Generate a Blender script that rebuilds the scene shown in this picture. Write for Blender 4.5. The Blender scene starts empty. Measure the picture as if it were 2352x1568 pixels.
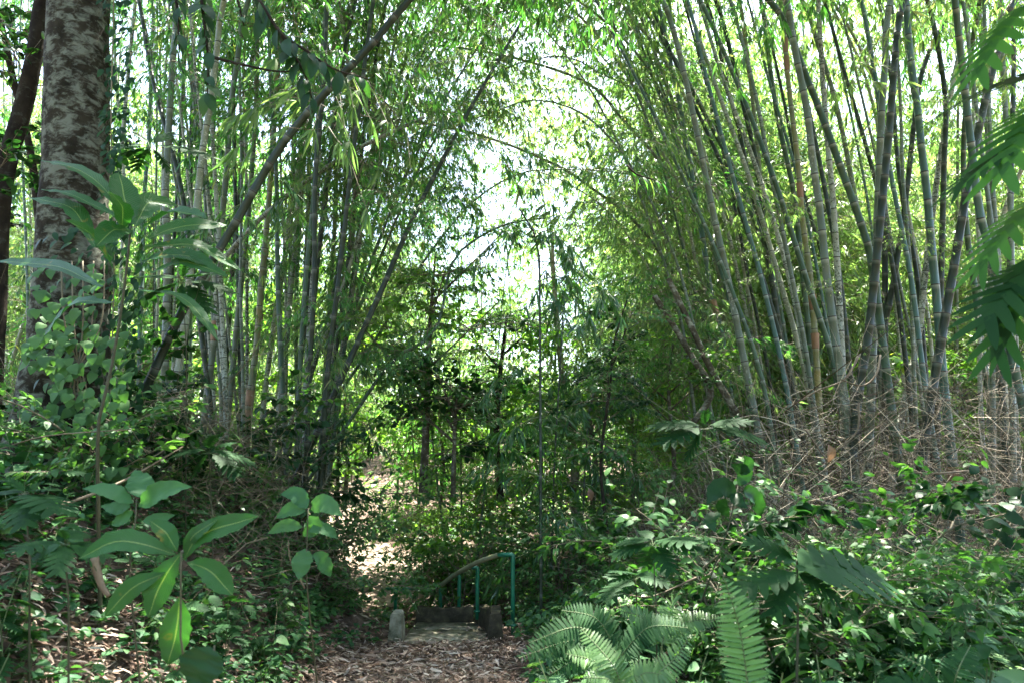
import bpy, math, random
import numpy as np
from mathutils import Vector, Matrix, Quaternion, noise
random.seed(7); RNG = np.random.default_rng(7)
S = bpy.context.scene
COL = S.collection
PI = math.pi
# ------------------------------------------------------------------ camera, sky, sun, exposure
CAMZ, PITCH, FPX = 1.6, math.radians(10), 1568.0
cd = bpy.data.cameras.new('camera'); cam = bpy.data.objects.new('camera', cd); COL.objects.link(cam)
cam.location = (0, 0, CAMZ); cam.rotation_euler = (PI/2 + PITCH, 0, 0)
cd.sensor_width = 36; cd.lens = 24; cd.clip_end = 2000; cd.clip_start = 0.05
cd.dof.use_dof = True; cd.dof.focus_distance = 9.5; cd.dof.aperture_fstop = 2.8
S.camera = cam
SUN_EL, SUN_AZ = math.radians(69), math.radians(18)     # azimuth clockwise from +Y
W = bpy.data.worlds.new('World'); S.world = W; W.use_nodes = True
nt = W.node_tree; nt.nodes.clear()
sky = nt.nodes.new('ShaderNodeTexSky'); sky.sky_type = 'NISHITA'; sky.sun_disc = False
sky.sun_elevation = SUN_EL; sky.sun_rotation = SUN_AZ; sky.air_density = 1.0; sky.dust_density = 3.0; sky.ozone_density = 1.0
bg = nt.nodes.new('ShaderNodeBackground'); bg.inputs['Strength'].default_value = 0.09
wo = nt.nodes.new('ShaderNodeOutputWorld')
nt.links.new(sky.outputs[0], bg.inputs[0]); nt.links.new(bg.outputs[0], wo.inputs[0])
sl = bpy.data.lights.new('sun', 'SUN'); sl.energy = 5.0; sl.angle = math.radians(0.5); sl.color = (1, .95, .86)
so = bpy.data.objects.new('sun', sl); COL.objects.link(so)
sd = Vector((math.sin(SUN_AZ)*math.cos(SUN_EL), math.cos(SUN_AZ)*math.cos(SUN_EL), math.sin(SUN_EL)))
so.rotation_euler = sd.to_track_quat('Z', 'Y').to_euler(); so.location = (20, 0, 40)
S.view_settings.view_transform = 'Standard'; S.view_settings.look = 'None'
S.view_settings.exposure = 3.7; S.view_settings.gamma = 1.0
S.cycles.max_bounces = 8; S.cycles.diffuse_bounces = 4; S.cycles.transmission_bounces = 4; S.cycles.glossy_bounces = 2
S.cycles.sample_clamp_indirect = 6

# ------------------------------------------------------------------ geometry helpers
CF = Vector((0, math.cos(PITCH), math.sin(PITCH))); CU = Vector((0, -math.sin(PITCH), math.cos(PITCH)))
def ray(px, py): return CF + Vector((1, 0, 0))*((px-1176)/FPX) + CU*((784-py)/FPX)
def P(px, py, d):
    r = ray(px, py); return Vector((0, 0, CAMZ)) + r*(d/r.y)
def proj(p):
    v = Vector(p) - Vector((0, 0, CAMZ)); z = v.dot(CF)
    if z < .05: return (-9999, -9999)
    return (1176 + FPX*v.x/z, 784 - FPX*v.dot(CU)/z)
def sm(a, b, x):
    t = min(1, max(0, (x-a)/(b-a))); return t*t*(3-2*t)
def xc(y): return -0.85 - max(0, y-10)*0.41
def zc(y):
    if y < 8.2: return -0.48*sm(0, 8.2, y)
    if y < 9.4: return -0.5
    if y < 11: return -0.5 - 0.75*sm(9.4, 11, y)
    return -1.25 + 0.85*sm(11, 14, y) + 0.25*sm(14, 30, y)
def gz(x, y, detail=True):
    u = x - xc(y)
    far = sm(13, 22, y); near = sm(-2, 4, y)
    L = 1.62*sm(0.75, 2.7, -u)*(1-.55*far)*(.45+.55*near)
    R = (.28*sm(.8, 2.2, u) + .4*sm(2.0, 5.5, u))*(1-.4*far)
    if 8.56 < y < 9.95 and abs(u) < .62: return zc(y) - .06
    z = zc(y) + L + R + 6*sm(17, 55, y)
    if detail:
        k = sm(.3, 1.2, abs(u))*.16 + .025
        z += k*noise.noise((x*.9, y*.9, 0)) + k*.4*noise.noise((x*3, y*3, 5))
    return z
def G(px, py, z):
    r = ray(px, py); return Vector((0, 0, CAMZ)) + r*((z-CAMZ)/r.z)

class MB:
    """collects verts, tris and quads with a material slot each, and builds one mesh"""
    def __init__(s): s.V=[]; s.n=0; s.Q=[]; s.T=[]; s.UV=[]
    def add(s, V, Q=None, T=None, m=0, uv=None):
        V = np.asarray(V, float).reshape(-1, 3)
        if Q is not None and len(Q): s.Q.append((np.asarray(Q, np.int64)+s.n, m))
        if T is not None and len(T): s.T.append((np.asarray(T, np.int64)+s.n, m))
        s.V.append(V); s.UV.append(np.zeros((len(V), 2)) if uv is None else np.asarray(uv, float)); s.n += len(V)
    def mesh(s, name, mats, smooth=True):
        me = bpy.data.meshes.new(name)
        V = np.concatenate(s.V); UV = np.concatenate(s.UV)
        fl, st, mi, c = [], [], [], 0
        for A, k in ((s.Q, 4), (s.T, 3)):
            for F, m in A:
                fl.append(F.ravel()); st.append(c+np.arange(len(F))*k); mi.append(np.full(len(F), m)); c += F.size
        fl = np.concatenate(fl).astype(np.int32); st = np.concatenate(st).astype(np.int32); mi = np.concatenate(mi).astype(np.int32)
        me.vertices.add(len(V)); me.vertices.foreach_set('co', V.ravel().astype(np.float32))
        me.loops.add(len(fl)); me.loops.foreach_set('vertex_index', fl)
        me.polygons.add(len(st)); me.polygons.foreach_set('loop_start', st); me.polygons.foreach_set('material_index', mi)
        me.polygons.foreach_set('use_smooth', np.full(len(st), smooth))
        ul = me.uv_layers.new(name='UVMap'); ul.data.foreach_set('uv', UV[fl].ravel().astype(np.float32))
        for m in mats: me.materials.append(m)
        me.update(calc_edges=True); return me
def link(name, me, parent=None, loc=None, rz=0, scale=1, rot=None):
    o = bpy.data.objects.new(name, me); COL.objects.link(o)
    if parent: o.parent = parent
    if loc is not None: o.location = loc
    o.rotation_euler = rot if rot is not None else (0, 0, rz)
    o.scale = (scale,)*3 if not hasattr(scale, '__len__') else scale
    return o
def tag(o, label=None, cat=None, group=None, kind=None):
    for k, v in (('label', label), ('category', cat), ('group', group), ('kind', kind)):
        if v: o[k] = v
    return o
def thing(name, loc, label, cat, group=None):
    o = bpy.data.objects.new(name, None); COL.objects.link(o); o.location = loc; o.empty_display_size = .1
    return tag(o, label, cat, group)

def tube(mb, pts, rad, sides=6, m=0, vscale=1.0, cap=True):
    pts = np.asarray(pts, float); n = len(pts)
    rad = np.full(n, rad) if np.isscalar(rad) else np.asarray(rad, float)
    d = np.gradient(pts, axis=0); d /= np.linalg.norm(d, axis=1)[:, None]+1e-12
    a = np.cross(d[0], (0, 0, 1.0)); a = a if np.linalg.norm(a) > .1 else np.cross(d[0], (1.0, 0, 0))
    a /= np.linalg.norm(a); ang = np.arange(sides)*2*PI/sides; V = []; A = []
    for i in range(n):
        a = a - d[i]*a.dot(d[i]); a /= np.linalg.norm(a)+1e-12; b = np.cross(d[i], a); A.append((a, b))
        V.append(pts[i]+rad[i]*(np.cos(ang)[:, None]*a+np.sin(ang)[:, None]*b))
    L = np.concatenate([[0], np.cumsum(np.linalg.norm(np.diff(pts, axis=0), axis=1))])*vscale
    uv = np.stack([np.tile(np.arange(sides)/sides, n), np.repeat(L, sides)], 1)
    i = np.arange(n-1)[:, None]*sides; j = np.arange(sides)[None]; k = (j+1) % sides
    Q = np.stack([i+j, i+k, i+sides+k, i+sides+j], -1).reshape(-1, 4)
    V = np.concatenate(V); T = None
    if cap:
        V = np.concatenate([V, [pts[0]], [pts[-1]]]); uv = np.concatenate([uv, [[0, 0]], [[0, L[-1]]]])
        e = n*sides; j = np.arange(sides); k = (j+1) % sides
        T = np.concatenate([np.stack([k, j, np.full(sides, e)], 1), np.stack([e-sides+j, e-sides+k, np.full(sides, e+1)], 1)])
    mb.add(V, Q, T, m, uv)
def box(mb, lo, hi, m=0):
    x0, y0, z0 = lo; x1, y1, z1 = hi
    mb.add([(x0,y0,z0),(x1,y0,z0),(x1,y1,z0),(x0,y1,z0),(x0,y0,z1),(x1,y0,z1),(x1,y1,z1),(x0,y1,z1)],
           [(0,3,2,1),(4,5,6,7),(0,1,5,4),(1,2,6,5),(2,3,7,6),(3,0,4,7)], m=m)
def spline(pts, step=None, n=None):
    p = [np.array(q, float) for q in pts]
    p = [2*p[0]-p[1]]+p+[2*p[-1]-p[-2]]; out = []
    for i in range(1, len(p)-2):
        for t in np.linspace(0, 1, 12, endpoint=False):
            a, b, c, d = p[i-1:i+3]
            out.append(.5*((2*b)+(c-a)*t+(2*a-5*b+4*c-d)*t*t+(3*b-a-3*c+d)*t**3))
    out.append(p[-2]); out = np.array(out)
    s = np.concatenate([[0], np.cumsum(np.linalg.norm(np.diff(out, axis=0), axis=1))])
    if n is None: n = max(2, int(round(s[-1]/step))+1)
    q = np.linspace(0, s[-1], n)
    return np.stack([np.interp(q, s, out[:, k]) for k in range(3)], 1), s[-1]

# leaf templates: x = along the leaf, y = across, z = up; uv = (along, across)
def leaf_tpl(shape, W=.12, droop=.15, fold=.15, cols=2):
    """shape: list of (s, half width share); returns V, Q, uv for a unit-long leaf"""
    V, uv, Q = [], [], []
    ys = {2: (-1, 1), 3: (-1, 0, 1)}[cols]
    for s, w in shape:
        for y in ys:
            V.append((s*(1-droop*.3*s), y*w*W*.5, -droop*s*s + abs(y)*w*W*.5*fold)); uv.append((s, y))
    c = len(ys)
    for i in range(len(shape)-1):
        for j in range(c-1): Q.append((i*c+j, i*c+j+1, (i+1)*c+j+1, (i+1)*c+j))
    return np.array(V), np.array(Q), np.array(uv)
LANCE = [(0, .12), (.22, .9), (.6, .8), (1, .02)]
OVATE = [(0, .06), (.15, .7), (.38, 1), (.7, .72), (1, .02)]
HEART = [(0, .5), (.12, .95), (.35, 1), (.7, .6), (1, .02)]
ELLIP = [(0, .05), (.1, .35), (.25, .75), (.45, 1), (.65, .95), (.82, .66), (.94, .28), (1, .02)]
STRAP = [(0, .15), (.1, .35), (.25, .7), (.42, .95), (.6, 1), (.78, .82), (.92, .4), (1, .03)]
def place_leaves(mb, tpl, O, D, N, L, m=0):
    """O origins, D directions, N approximate normals, L lengths (arrays)"""
    V, Q, uv = tpl; O = np.asarray(O, float); D = np.asarray(D, float); N = np.asarray(N, float); L = np.asarray(L, float)
    D = D/(np.linalg.norm(D, axis=1)[:, None]+1e-9); Y = np.cross(N, D); Y /= np.linalg.norm(Y, axis=1)[:, None]+1e-9
    Z = np.cross(D, Y)
    if L.ndim == 1: L = L[:, None]
    X = O[:, None]+L[:, :, None]*(V[None, :, 0:1]*D[:, None]+V[None, :, 1:2]*Y[:, None]+V[None, :, 2:3]*Z[:, None])
    k = len(V); n = len(O)
    QQ = (Q[None]+(np.arange(n)*k)[:, None, None]).reshape(-1, 4)
    mb.add(X.reshape(-1, 3), QQ, None, m, np.tile(uv, (n, 1)))
def rnd(a, b, n=None): return RNG.uniform(a, b, n)

# ------------------------------------------------------------------ materials
def nodes(name):
    m = bpy.data.materials.new(name); m.use_nodes = True; t = m.node_tree; t.nodes.clear()
    return m, t, t.nodes.new, (lambda a, b: t.links.new(a, b))
def ramp(new, stops):
    r = new('ShaderNodeValToRGB'); e = r.color_ramp.elements
    e[0].position, e[0].color = stops[0][0], (*stops[0][1], 1); e[1].position, e[1].color = stops[-1][0], (*stops[-1][1], 1)
    for p, c in stops[1:-1]: x = e.new(p); x.color = (*c, 1)
    return r
def leaf_mat(name, stops, trans=.42, rough=.38, tint=(1.25, 1.5, .5), vein=0, blotch=0, spec=.5):
    m, t, new, ln = nodes(name)
    g = new('ShaderNodeNewGeometry'); oi = new('ShaderNodeObjectInfo')
    a = new('ShaderNodeMath'); a.operation = 'MULTIPLY_ADD'; a.inputs[1].default_value = .75; ln(g.outputs['Random Per Island'], a.inputs[0])
    b = new('ShaderNodeMath'); b.operation = 'MULTIPLY'; b.inputs[1].default_value = .25; ln(oi.outputs['Random'], b.inputs[0]); ln(b.outputs[0], a.inputs[2])
    r = ramp(new, stops); ln(a.outputs[0], r.inputs[0]); colr = r.outputs[0]
    tc = new('ShaderNodeTexCoord')
    if blotch:
        nz = new('ShaderNodeTexNoise'); nz.inputs['Scale'].default_value = blotch; ln(tc.outputs['Object'], nz.inputs['Vector'])
        rr = ramp(new, [(.66, (0, 0, 0)), (.76, (1, 1, 1))]); ln(nz.outputs[0], rr.inputs[0])
        mx = new('ShaderNodeMixRGB'); mx.inputs[2].default_value = (.15, .14, .03, 1); ln(rr.outputs[0], mx.inputs[0]); ln(colr, mx.inputs[1]); colr = mx.outputs[0]
    bump = None
    if vein:
        sx = new('ShaderNodeSeparateXYZ'); ln(tc.outputs['UV'], sx.inputs[0])
        ab = new('ShaderNodeMath'); ab.operation = 'ABSOLUTE'; ln(sx.outputs[1], ab.inputs[0])
        lt = new('ShaderNodeMath'); lt.operation = 'LESS_THAN'; lt.inputs[1].default_value = .045; ln(ab.outputs[0], lt.inputs[0])
        mx = new('ShaderNodeMixRGB'); mx.inputs[2].default_value = (.16, .24, .08, 1); ln(lt.outputs[0], mx.inputs[0]); ln(colr, mx.inputs[1]); colr = mx.outputs[0]
        # side veins: fine ribs slanting off the midrib
        q = new('ShaderNodeMath'); q.operation = 'MULTIPLY_ADD'; q.inputs[1].default_value = -.18; ln(ab.outputs[0], q.inputs[0]); ln(sx.outputs[0], q.inputs[2])
        w = new('ShaderNodeMath'); w.operation = 'MULTIPLY'; w.inputs[1].default_value = vein*6.28; ln(q.outputs[0], w.inputs[0])
        s = new('ShaderNodeMath'); s.operation = 'SINE'; ln(w.outputs[0], s.inputs[0])
        bp = new('ShaderNodeBump'); bp.inputs['Strength'].default_value = .35; bp.inputs['Distance'].default_value = .004; ln(s.outputs[0], bp.inputs['Height']); bump = bp
    p = new('ShaderNodeBsdfPrincipled'); p.inputs['Roughness'].default_value = rough; p.inputs['Specular IOR Level'].default_value = spec
    ln(colr, p.inputs['Base Color'])
    mu = new('ShaderNodeMixRGB'); mu.blend_type = 'MULTIPLY'; mu.inputs[0].default_value = 1; mu.inputs[2].default_value = (*[c for c in tint], 1); ln(colr, mu.inputs[1])
    tr = new('ShaderNodeBsdfTranslucent'); ln(mu.outputs[0], tr.inputs[0])
    if bump: ln(bump.outputs[0], p.inputs['Normal'])
    mix = new('ShaderNodeMixShader'); mix.inputs[0].default_value = trans; ln(p.outputs[0], mix.inputs[1]); ln(tr.outputs[0], mix.inputs[2])
    o = new('ShaderNodeOutputMaterial'); ln(mix.outputs[0], o.inputs[0]); return m
def plain_mat(name, stops, scale=6, rough=.8, detail=6, bump=.4, bdist=.01, per_island=False, spec=.3, stretch=(1, 1, 1), metallic=0):
    m, t, new, ln = nodes(name)
    tc = new('ShaderNodeTexCoord'); mp = new('ShaderNodeMapping'); mp.inputs['Scale'].default_value = stretch; ln(tc.outputs['Object'], mp.inputs[0])
    nz = new('ShaderNodeTexNoise'); nz.inputs['Scale'].default_value = scale; nz.inputs['Detail'].default_value = detail; nz.inputs['Roughness'].default_value = .65; ln(mp.outputs[0], nz.inputs['Vector'])
    f = nz.outputs[0]
    if per_island:
        g = new('ShaderNodeNewGeometry'); a = new('ShaderNodeMath'); a.operation = 'MULTIPLY_ADD'; a.inputs[1].default_value = .35
        ln(nz.outputs[0], a.inputs[0]); b = new('ShaderNodeMath'); b.operation = 'MULTIPLY'; b.inputs[1].default_value = .82; ln(g.outputs['Random Per Island'], b.inputs[0]); ln(b.outputs[0], a.inputs[2]); f = a.outputs[0]
    r = ramp(new, stops); ln(f, r.inputs[0])
    p = new('ShaderNodeBsdfPrincipled'); p.inputs['Roughness'].default_value = rough; p.inputs['Specular IOR Level'].default_value = spec; p.inputs['Metallic'].default_value = metallic
    ln(r.outputs[0], p.inputs['Base Color'])
    if bump:
        bp = new('ShaderNodeBump'); bp.inputs['Strength'].default_value = bump; bp.inputs['Distance'].default_value = bdist; ln(nz.outputs[0], bp.inputs['Height']); ln(bp.outputs[0], p.inputs['Normal'])
    o = new('ShaderNodeOutputMaterial'); ln(p.outputs[0], o.inputs[0]); return m
def culm_mat(name, base, base2, lichen=.5, lich_col=(.30, .33, .27), wax=.5, rough=.42):
    """bamboo: hue shifts along the culm, dark node line, pale wax ring under it, lichen patches"""
    m, t, new, ln = nodes(name)
    tc = new('ShaderNodeTexCoord'); oi = new('ShaderNodeObjectInfo'); sx = new('ShaderNodeSeparateXYZ'); ln(tc.outputs['UV'], sx.inputs[0])
    fr = new('ShaderNodeMath'); fr.operation = 'FRACT'; ln(sx.outputs[1], fr.inputs[0])
    add = new('ShaderNodeVectorMath'); add.operation = 'ADD'; ln(tc.outputs['Object'], add.inputs[0])
    cmb = new('ShaderNodeCombineXYZ'); q = new('ShaderNodeMath'); q.operation = 'MULTIPLY'; q.inputs[1].default_value = 37; ln(oi.outputs['Random'], q.inputs[0]); ln(q.outputs[0], cmb.inputs[0]); ln(cmb.outputs[0], add.inputs[1])
    n1 = new('ShaderNodeTexNoise'); n1.inputs['Scale'].default_value = 1.3; n1.inputs['Detail'].default_value = 3; ln(add.outputs[0], n1.inputs['Vector'])
    n2 = new('ShaderNodeTexNoise'); n2.inputs['Scale'].default_value = 26; n2.inputs['Detail'].default_value = 6; n2.inputs['Roughness'].default_value = .7; ln(add.outputs[0], n2.inputs['Vector'])
    mx = new('ShaderNodeMixRGB'); mx.inputs[1].default_value = (*base, 1); mx.inputs[2].default_value = (*base2, 1)
    r1 = ramp(new, [(.35, (0, 0, 0)), (.65, (1, 1, 1))]); ln(n1.outputs[0], r1.inputs[0]); ln(r1.outputs[0], mx.inputs[0])
    # lichen
    lm = new('ShaderNodeMath'); lm.operation = 'MULTIPLY_ADD'; lm.inputs[1].default_value = .35; ln(n1.outputs[0], lm.inputs[0]); ln(n2.outputs[0], lm.inputs[2])
    r2 = ramp(new, [(.95-.35*lichen, (0, 0, 0)), (1.0-.35*lichen, (1, 1, 1))]); ln(lm.outputs[0], r2.inputs[0])
    m2 = new('ShaderNodeMixRGB'); m2.inputs[2].default_value = (*lich_col, 1); ln(r2.outputs[0], m2.inputs[0]); ln(mx.outputs[0], m2.inputs[1])
    # wax ring below node, node line
    r3 = ramp(new, [(0, (.15, .15, .15)), (.03, (.15, .15, .15)), (.035, (0, 0, 0)), (.80, (0, 0, 0)), (.955, (wax, wax, wax)), (1, (wax, wax, wax))]); ln(fr.outputs[0], r3.inputs[0])
    m3 = new('ShaderNodeMixRGB'); m3.inputs[2].default_value = (.34, .38, .33, 1); ln(r3.outputs[0], m3.inputs[0]); ln(m2.outputs[0], m3.inputs[1])
    r4 = ramp(new, [(0, (1, 1, 1)), (.018, (1, 1, 1)), (.03, (0, 0, 0)), (.978, (0, 0, 0)), (.985, (1, 1, 1))]); ln(fr.outputs[0], r4.inputs[0])
    m4 = new('ShaderNodeMixRGB'); m4.inputs[2].default_value = (.035, .03, .022, 1); ln(r4.outputs[0], m4.inputs[0]); ln(m3.outputs[0], m4.inputs[1])
    p = new('ShaderNodeBsdfPrincipled'); p.inputs['Roughness'].default_value = rough; p.inputs['Specular IOR Level'].default_value = .35; ln(m4.outputs[0], p.inputs['Base Color'])
    bp = new('ShaderNodeBump'); bp.inputs['Strength'].default_value = .25; bp.inputs['Distance'].default_value = .004; ln(n2.outputs[0], bp.inputs['Height']); ln(bp.outputs[0], p.inputs['Normal'])
    o = new('ShaderNodeOutputMaterial'); ln(p.outputs[0], o.inputs[0]); return m

M = {}
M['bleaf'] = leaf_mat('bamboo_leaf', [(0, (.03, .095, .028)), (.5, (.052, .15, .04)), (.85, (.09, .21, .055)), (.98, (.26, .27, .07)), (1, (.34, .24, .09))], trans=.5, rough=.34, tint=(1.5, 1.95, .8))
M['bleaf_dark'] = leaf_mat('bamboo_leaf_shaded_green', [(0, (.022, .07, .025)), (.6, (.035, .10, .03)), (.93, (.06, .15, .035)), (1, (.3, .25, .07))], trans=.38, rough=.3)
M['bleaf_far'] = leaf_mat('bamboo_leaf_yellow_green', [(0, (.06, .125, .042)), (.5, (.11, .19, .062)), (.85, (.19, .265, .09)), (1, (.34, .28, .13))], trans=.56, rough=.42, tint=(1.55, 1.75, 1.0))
M['twig'] = plain_mat('twig', [(.3, (.09, .075, .045)), (.7, (.2, .17, .11))], scale=9, rough=.75, bump=0)
M['green_twig'] = plain_mat('green_twig', [(.3, (.06, .10, .035)), (.7, (.12, .15, .06))], scale=9, rough=.6, bump=0)
M['stalk'] = plain_mat('stalk', [(.3, (.03, .035, .015)), (.7, (.07, .065, .035))], scale=30, rough=.7, bump=.2)
M['dead_twig'] = plain_mat('dead_twig', [(.2, (.03, .02, .011)), (.65, (.11, .08, .048)), (.97, (.5, .42, .3))], scale=3, rough=.7, bump=0, per_island=True)
M['c_green'] = culm_mat('culm_green', (.028, .06, .03), (.05, .085, .04), .3, (.16, .19, .13))
M['c_blue'] = culm_mat('culm_blue_green', (.04, .09, .07), (.065, .115, .085), .15, (.2, .24, .19), wax=.6)
M['c_grey'] = culm_mat('culm_grey_green', (.075, .10, .065), (.115, .135, .09), .5, (.26, .28, .22))
M['c_lichen'] = culm_mat('culm_lichen', (.05, .062, .038), (.10, .105, .07), .95, (.28, .30, .24), rough=.75)
M['c_dark'] = culm_mat('culm_dark', (.010, .02, .010), (.02, .03, .014), .3, (.07, .085, .055), wax=.25, rough=.5)
M['c_yellow'] = culm_mat('culm_yellow', (.22, .19, .07), (.11, .14, .075), .3, (.35, .29, .15))
M['c_pale'] = culm_mat('culm_pale', (.24, .25, .18), (.16, .185, .12), .6, (.42, .42, .35))  # pale culm colour; on the lit culms it stands in for sunlight
M['sheath'] = plain_mat('culm_sheath', [(.3, (.16, .085, .05)), (.6, (.30, .18, .11)), (.8, (.42, .30, .20))], scale=5, rough=.65, bump=.3, stretch=(1, 1, .2))
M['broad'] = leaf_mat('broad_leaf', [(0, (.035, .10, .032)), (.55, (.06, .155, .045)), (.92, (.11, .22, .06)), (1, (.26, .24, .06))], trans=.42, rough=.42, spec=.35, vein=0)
M['broad_mid'] = leaf_mat('broad_leaf_sunny', [(0, (.05, .13, .03)), (.55, (.09, .20, .04)), (.92, (.15, .28, .06)), (1, (.30, .28, .06))], trans=.55, rough=.42, tint=(1.8, 1.9, .6))  # lighter copy of the broad leaf, sunlit look put into its colour
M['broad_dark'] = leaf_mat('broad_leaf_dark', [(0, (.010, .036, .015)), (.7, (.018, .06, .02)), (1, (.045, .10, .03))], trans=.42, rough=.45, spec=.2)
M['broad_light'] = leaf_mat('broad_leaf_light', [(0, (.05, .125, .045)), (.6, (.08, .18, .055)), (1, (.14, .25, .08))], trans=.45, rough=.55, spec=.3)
M['weed'] = leaf_mat('weed_leaf', [(0, (.028, .085, .04)), (.5, (.045, .13, .05)), (.9, (.085, .19, .06)), (1, (.22, .24, .06))], trans=.38, rough=.55, spec=.25)
M['weed_soft'] = leaf_mat('soft_weed_leaf', [(0, (.05, .12, .055)), (.6, (.08, .18, .075)), (1, (.13, .24, .09))], trans=.4, rough=.55, spec=.3)
M['big'] = leaf_mat('large_glossy_leaf', [(0, (.014, .07, .02)), (1, (.038, .125, .03))], trans=.4, rough=.45, vein=26, blotch=14, spec=.3)
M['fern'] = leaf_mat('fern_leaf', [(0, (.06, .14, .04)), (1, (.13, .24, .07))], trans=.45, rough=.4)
M['fernsun'] = leaf_mat('sunlit_fern_leaf', [(0, (.10, .22, .06)), (1, (.16, .30, .09))], trans=.4, rough=.45)  # lit copy of the fern leaf, sunlight put into the colour
M['deadleaf'] = leaf_mat('dead_leaf', [(0, (.10, .06, .04)), (.5, (.20, .13, .09)), (1, (.34, .26, .19))], trans=.2, rough=.6, tint=(1.2, 1, .7))
M['litter'] = plain_mat('leaf_litter', [(0.05, (.045, .025, .016)), (.3, (.11, .062, .04)), (.55, (.20, .125, .085)), (.8, (.33, .25, .19)), (1, (.55, .46, .38))], scale=3, rough=.65, bump=0, per_island=True)
M['soil'] = plain_mat('soil', [(.3, (.03, .02, .013)), (.5, (.075, .05, .034)), (.7, (.15, .11, .08))], scale=7, rough=.95, bump=.8, bdist=.03, detail=10)
M['concrete'] = plain_mat('mossy_concrete', [(.35, (.05, .055, .03)), (.5, (.2, .19, .13)), (.7, (.38, .36, .27))], scale=6, rough=.9, bump=.6, bdist=.012, detail=9)
M['concrete_dark'] = plain_mat('shaded_mossy_concrete', [(.35, (.02, .018, .01)), (.55, (.05, .042, .025)), (.72, (.11, .10, .05))], scale=9, rough=.9, bump=.7, bdist=.015, detail=9)  # mossy walls; their shade is put into this darker copy of the concrete
M['rail'] = plain_mat('green_rail_paint', [(.35, (.010, .11, .055)), (.7, (.02, .19, .10))], scale=14, rough=.38, bump=.15, bdist=.002, spec=.5)
M['pipe'] = plain_mat('weathered_pipe', [(.3, (.16, .17, .09)), (.6, (.27, .27, .15)), (.8, (.3, .24, .12))], scale=10, rough=.55, bump=.2, bdist=.002)
def bark_mat(name, dark, mid, lich, sc=3.0, amt=.52):
    m, t, new, ln = nodes(name)
    tc = new('ShaderNodeTexCoord'); mp = new('ShaderNodeMapping'); mp.inputs['Scale'].default_value = (1, 1, .75); ln(tc.outputs['Object'], mp.inputs[0])
    n1 = new('ShaderNodeTexNoise'); n1.inputs['Scale'].default_value = 7*sc/3; n1.inputs['Detail'].default_value = 8; n1.inputs['Roughness'].default_value = .6; ln(mp.outputs[0], n1.inputs['Vector'])
    mp2 = new('ShaderNodeMapping'); mp2.inputs['Scale'].default_value = (1, 1, 1.7); ln(tc.outputs['Object'], mp2.inputs[0])
    n2 = new('ShaderNodeTexNoise'); n2.inputs['Scale'].default_value = 9*sc/3; n2.inputs['Detail'].default_value = 8; n2.inputs['Roughness'].default_value = .68; n2.inputs['Distortion'].default_value = .6; ln(mp2.outputs[0], n2.inputs['Vector'])
    r1 = ramp(new, [(.3, dark), (.7, mid)]); ln(n1.outputs[0], r1.inputs[0])
    a = new('ShaderNodeMath'); a.operation = 'MULTIPLY_ADD'; a.inputs[1].default_value = .5; ln(n1.outputs[0], a.inputs[0]); ln(n2.outputs[0], a.inputs[2])
    r2 = ramp(new, [(amt+.20, (0, 0, 0)), (amt+.36, (1, 1, 1))]); ln(a.outputs[0], r2.inputs[0])
    mx = new('ShaderNodeMixRGB'); mx.inputs[2].default_value = (*lich, 1); ln(r2.outputs[0], mx.inputs[0]); ln(r1.outputs[0], mx.inputs[1])
    p = new('ShaderNodeBsdfPrincipled'); p.inputs['Roughness'].default_value = .95; p.inputs['Specular IOR Level'].default_value = .08; ln(mx.outputs[0], p.inputs['Base Color'])
    bp = new('ShaderNodeBump'); bp.inputs['Strength'].default_value = .7; bp.inputs['Distance'].default_value = .02; ln(n2.outputs[0], bp.inputs['Height']); ln(bp.outputs[0], p.inputs['Normal'])
    o = new('ShaderNodeOutputMaterial'); ln(p.outputs[0], o.inputs[0]); return m
M['bark'] = bark_mat('mottled_bark', (.010, .009, .006), (.042, .036, .024), (.12, .13, .10), amt=.51)
M['bark_dark'] = bark_mat('dark_bark', (.012, .010, .008), (.035, .028, .02), (.06, .065, .05), amt=.6)
M['bark_pale'] = bark_mat('pale_bark', (.13, .11, .075), (.24, .20, .14), (.38, .37, .3))
M['bark_brown'] = bark_mat('brown_bark', (.04, .034, .022), (.11, .095, .065), (.24, .24, .19), amt=.55)

# ------------------------------------------------------------------ the setting: terrain and path
def grid_mesh(xs, ys, fn, name, mat):
    V = [(x, y, fn(x, y)) for y in ys for x in xs]; nx = len(xs)
    Q = [(j*nx+i, j*nx+i+1, (j+1)*nx+i+1, (j+1)*nx+i) for j in range(len(ys)-1) for i in range(nx-1)]
    mb = MB(); mb.add(V, Q); return mb.mesh(name, [mat])
def axis(a, b, fine0, fine1, step, coarse):
    v = list(np.arange(fine0, fine1, step)); x, s = fine1, step
    while x < b: v.append(x); s *= coarse; x += s
    v.append(b); x, s = fine0-step, step
    while x > a: v.insert(0, x); s *= coarse; x -= s
    v.insert(0, a); return v
xs = axis(-300, 300, -7, 7, .12, 1.25); ys = axis(-60, 400, 0, 20, .12, 1.25)
tag(link('ground', grid_mesh(xs, ys, gz, 'ground', M['soil'])), 'brown soil banks rising on both sides of the path', 'ground', kind='structure')
M['path'] = plain_mat('trodden_path', [(.3, (.10, .07, .05)), (.5, (.20, .15, .11)), (.7, (.32, .26, .2))], scale=5, rough=.95, bump=.5, bdist=.02, detail=10)
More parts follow.
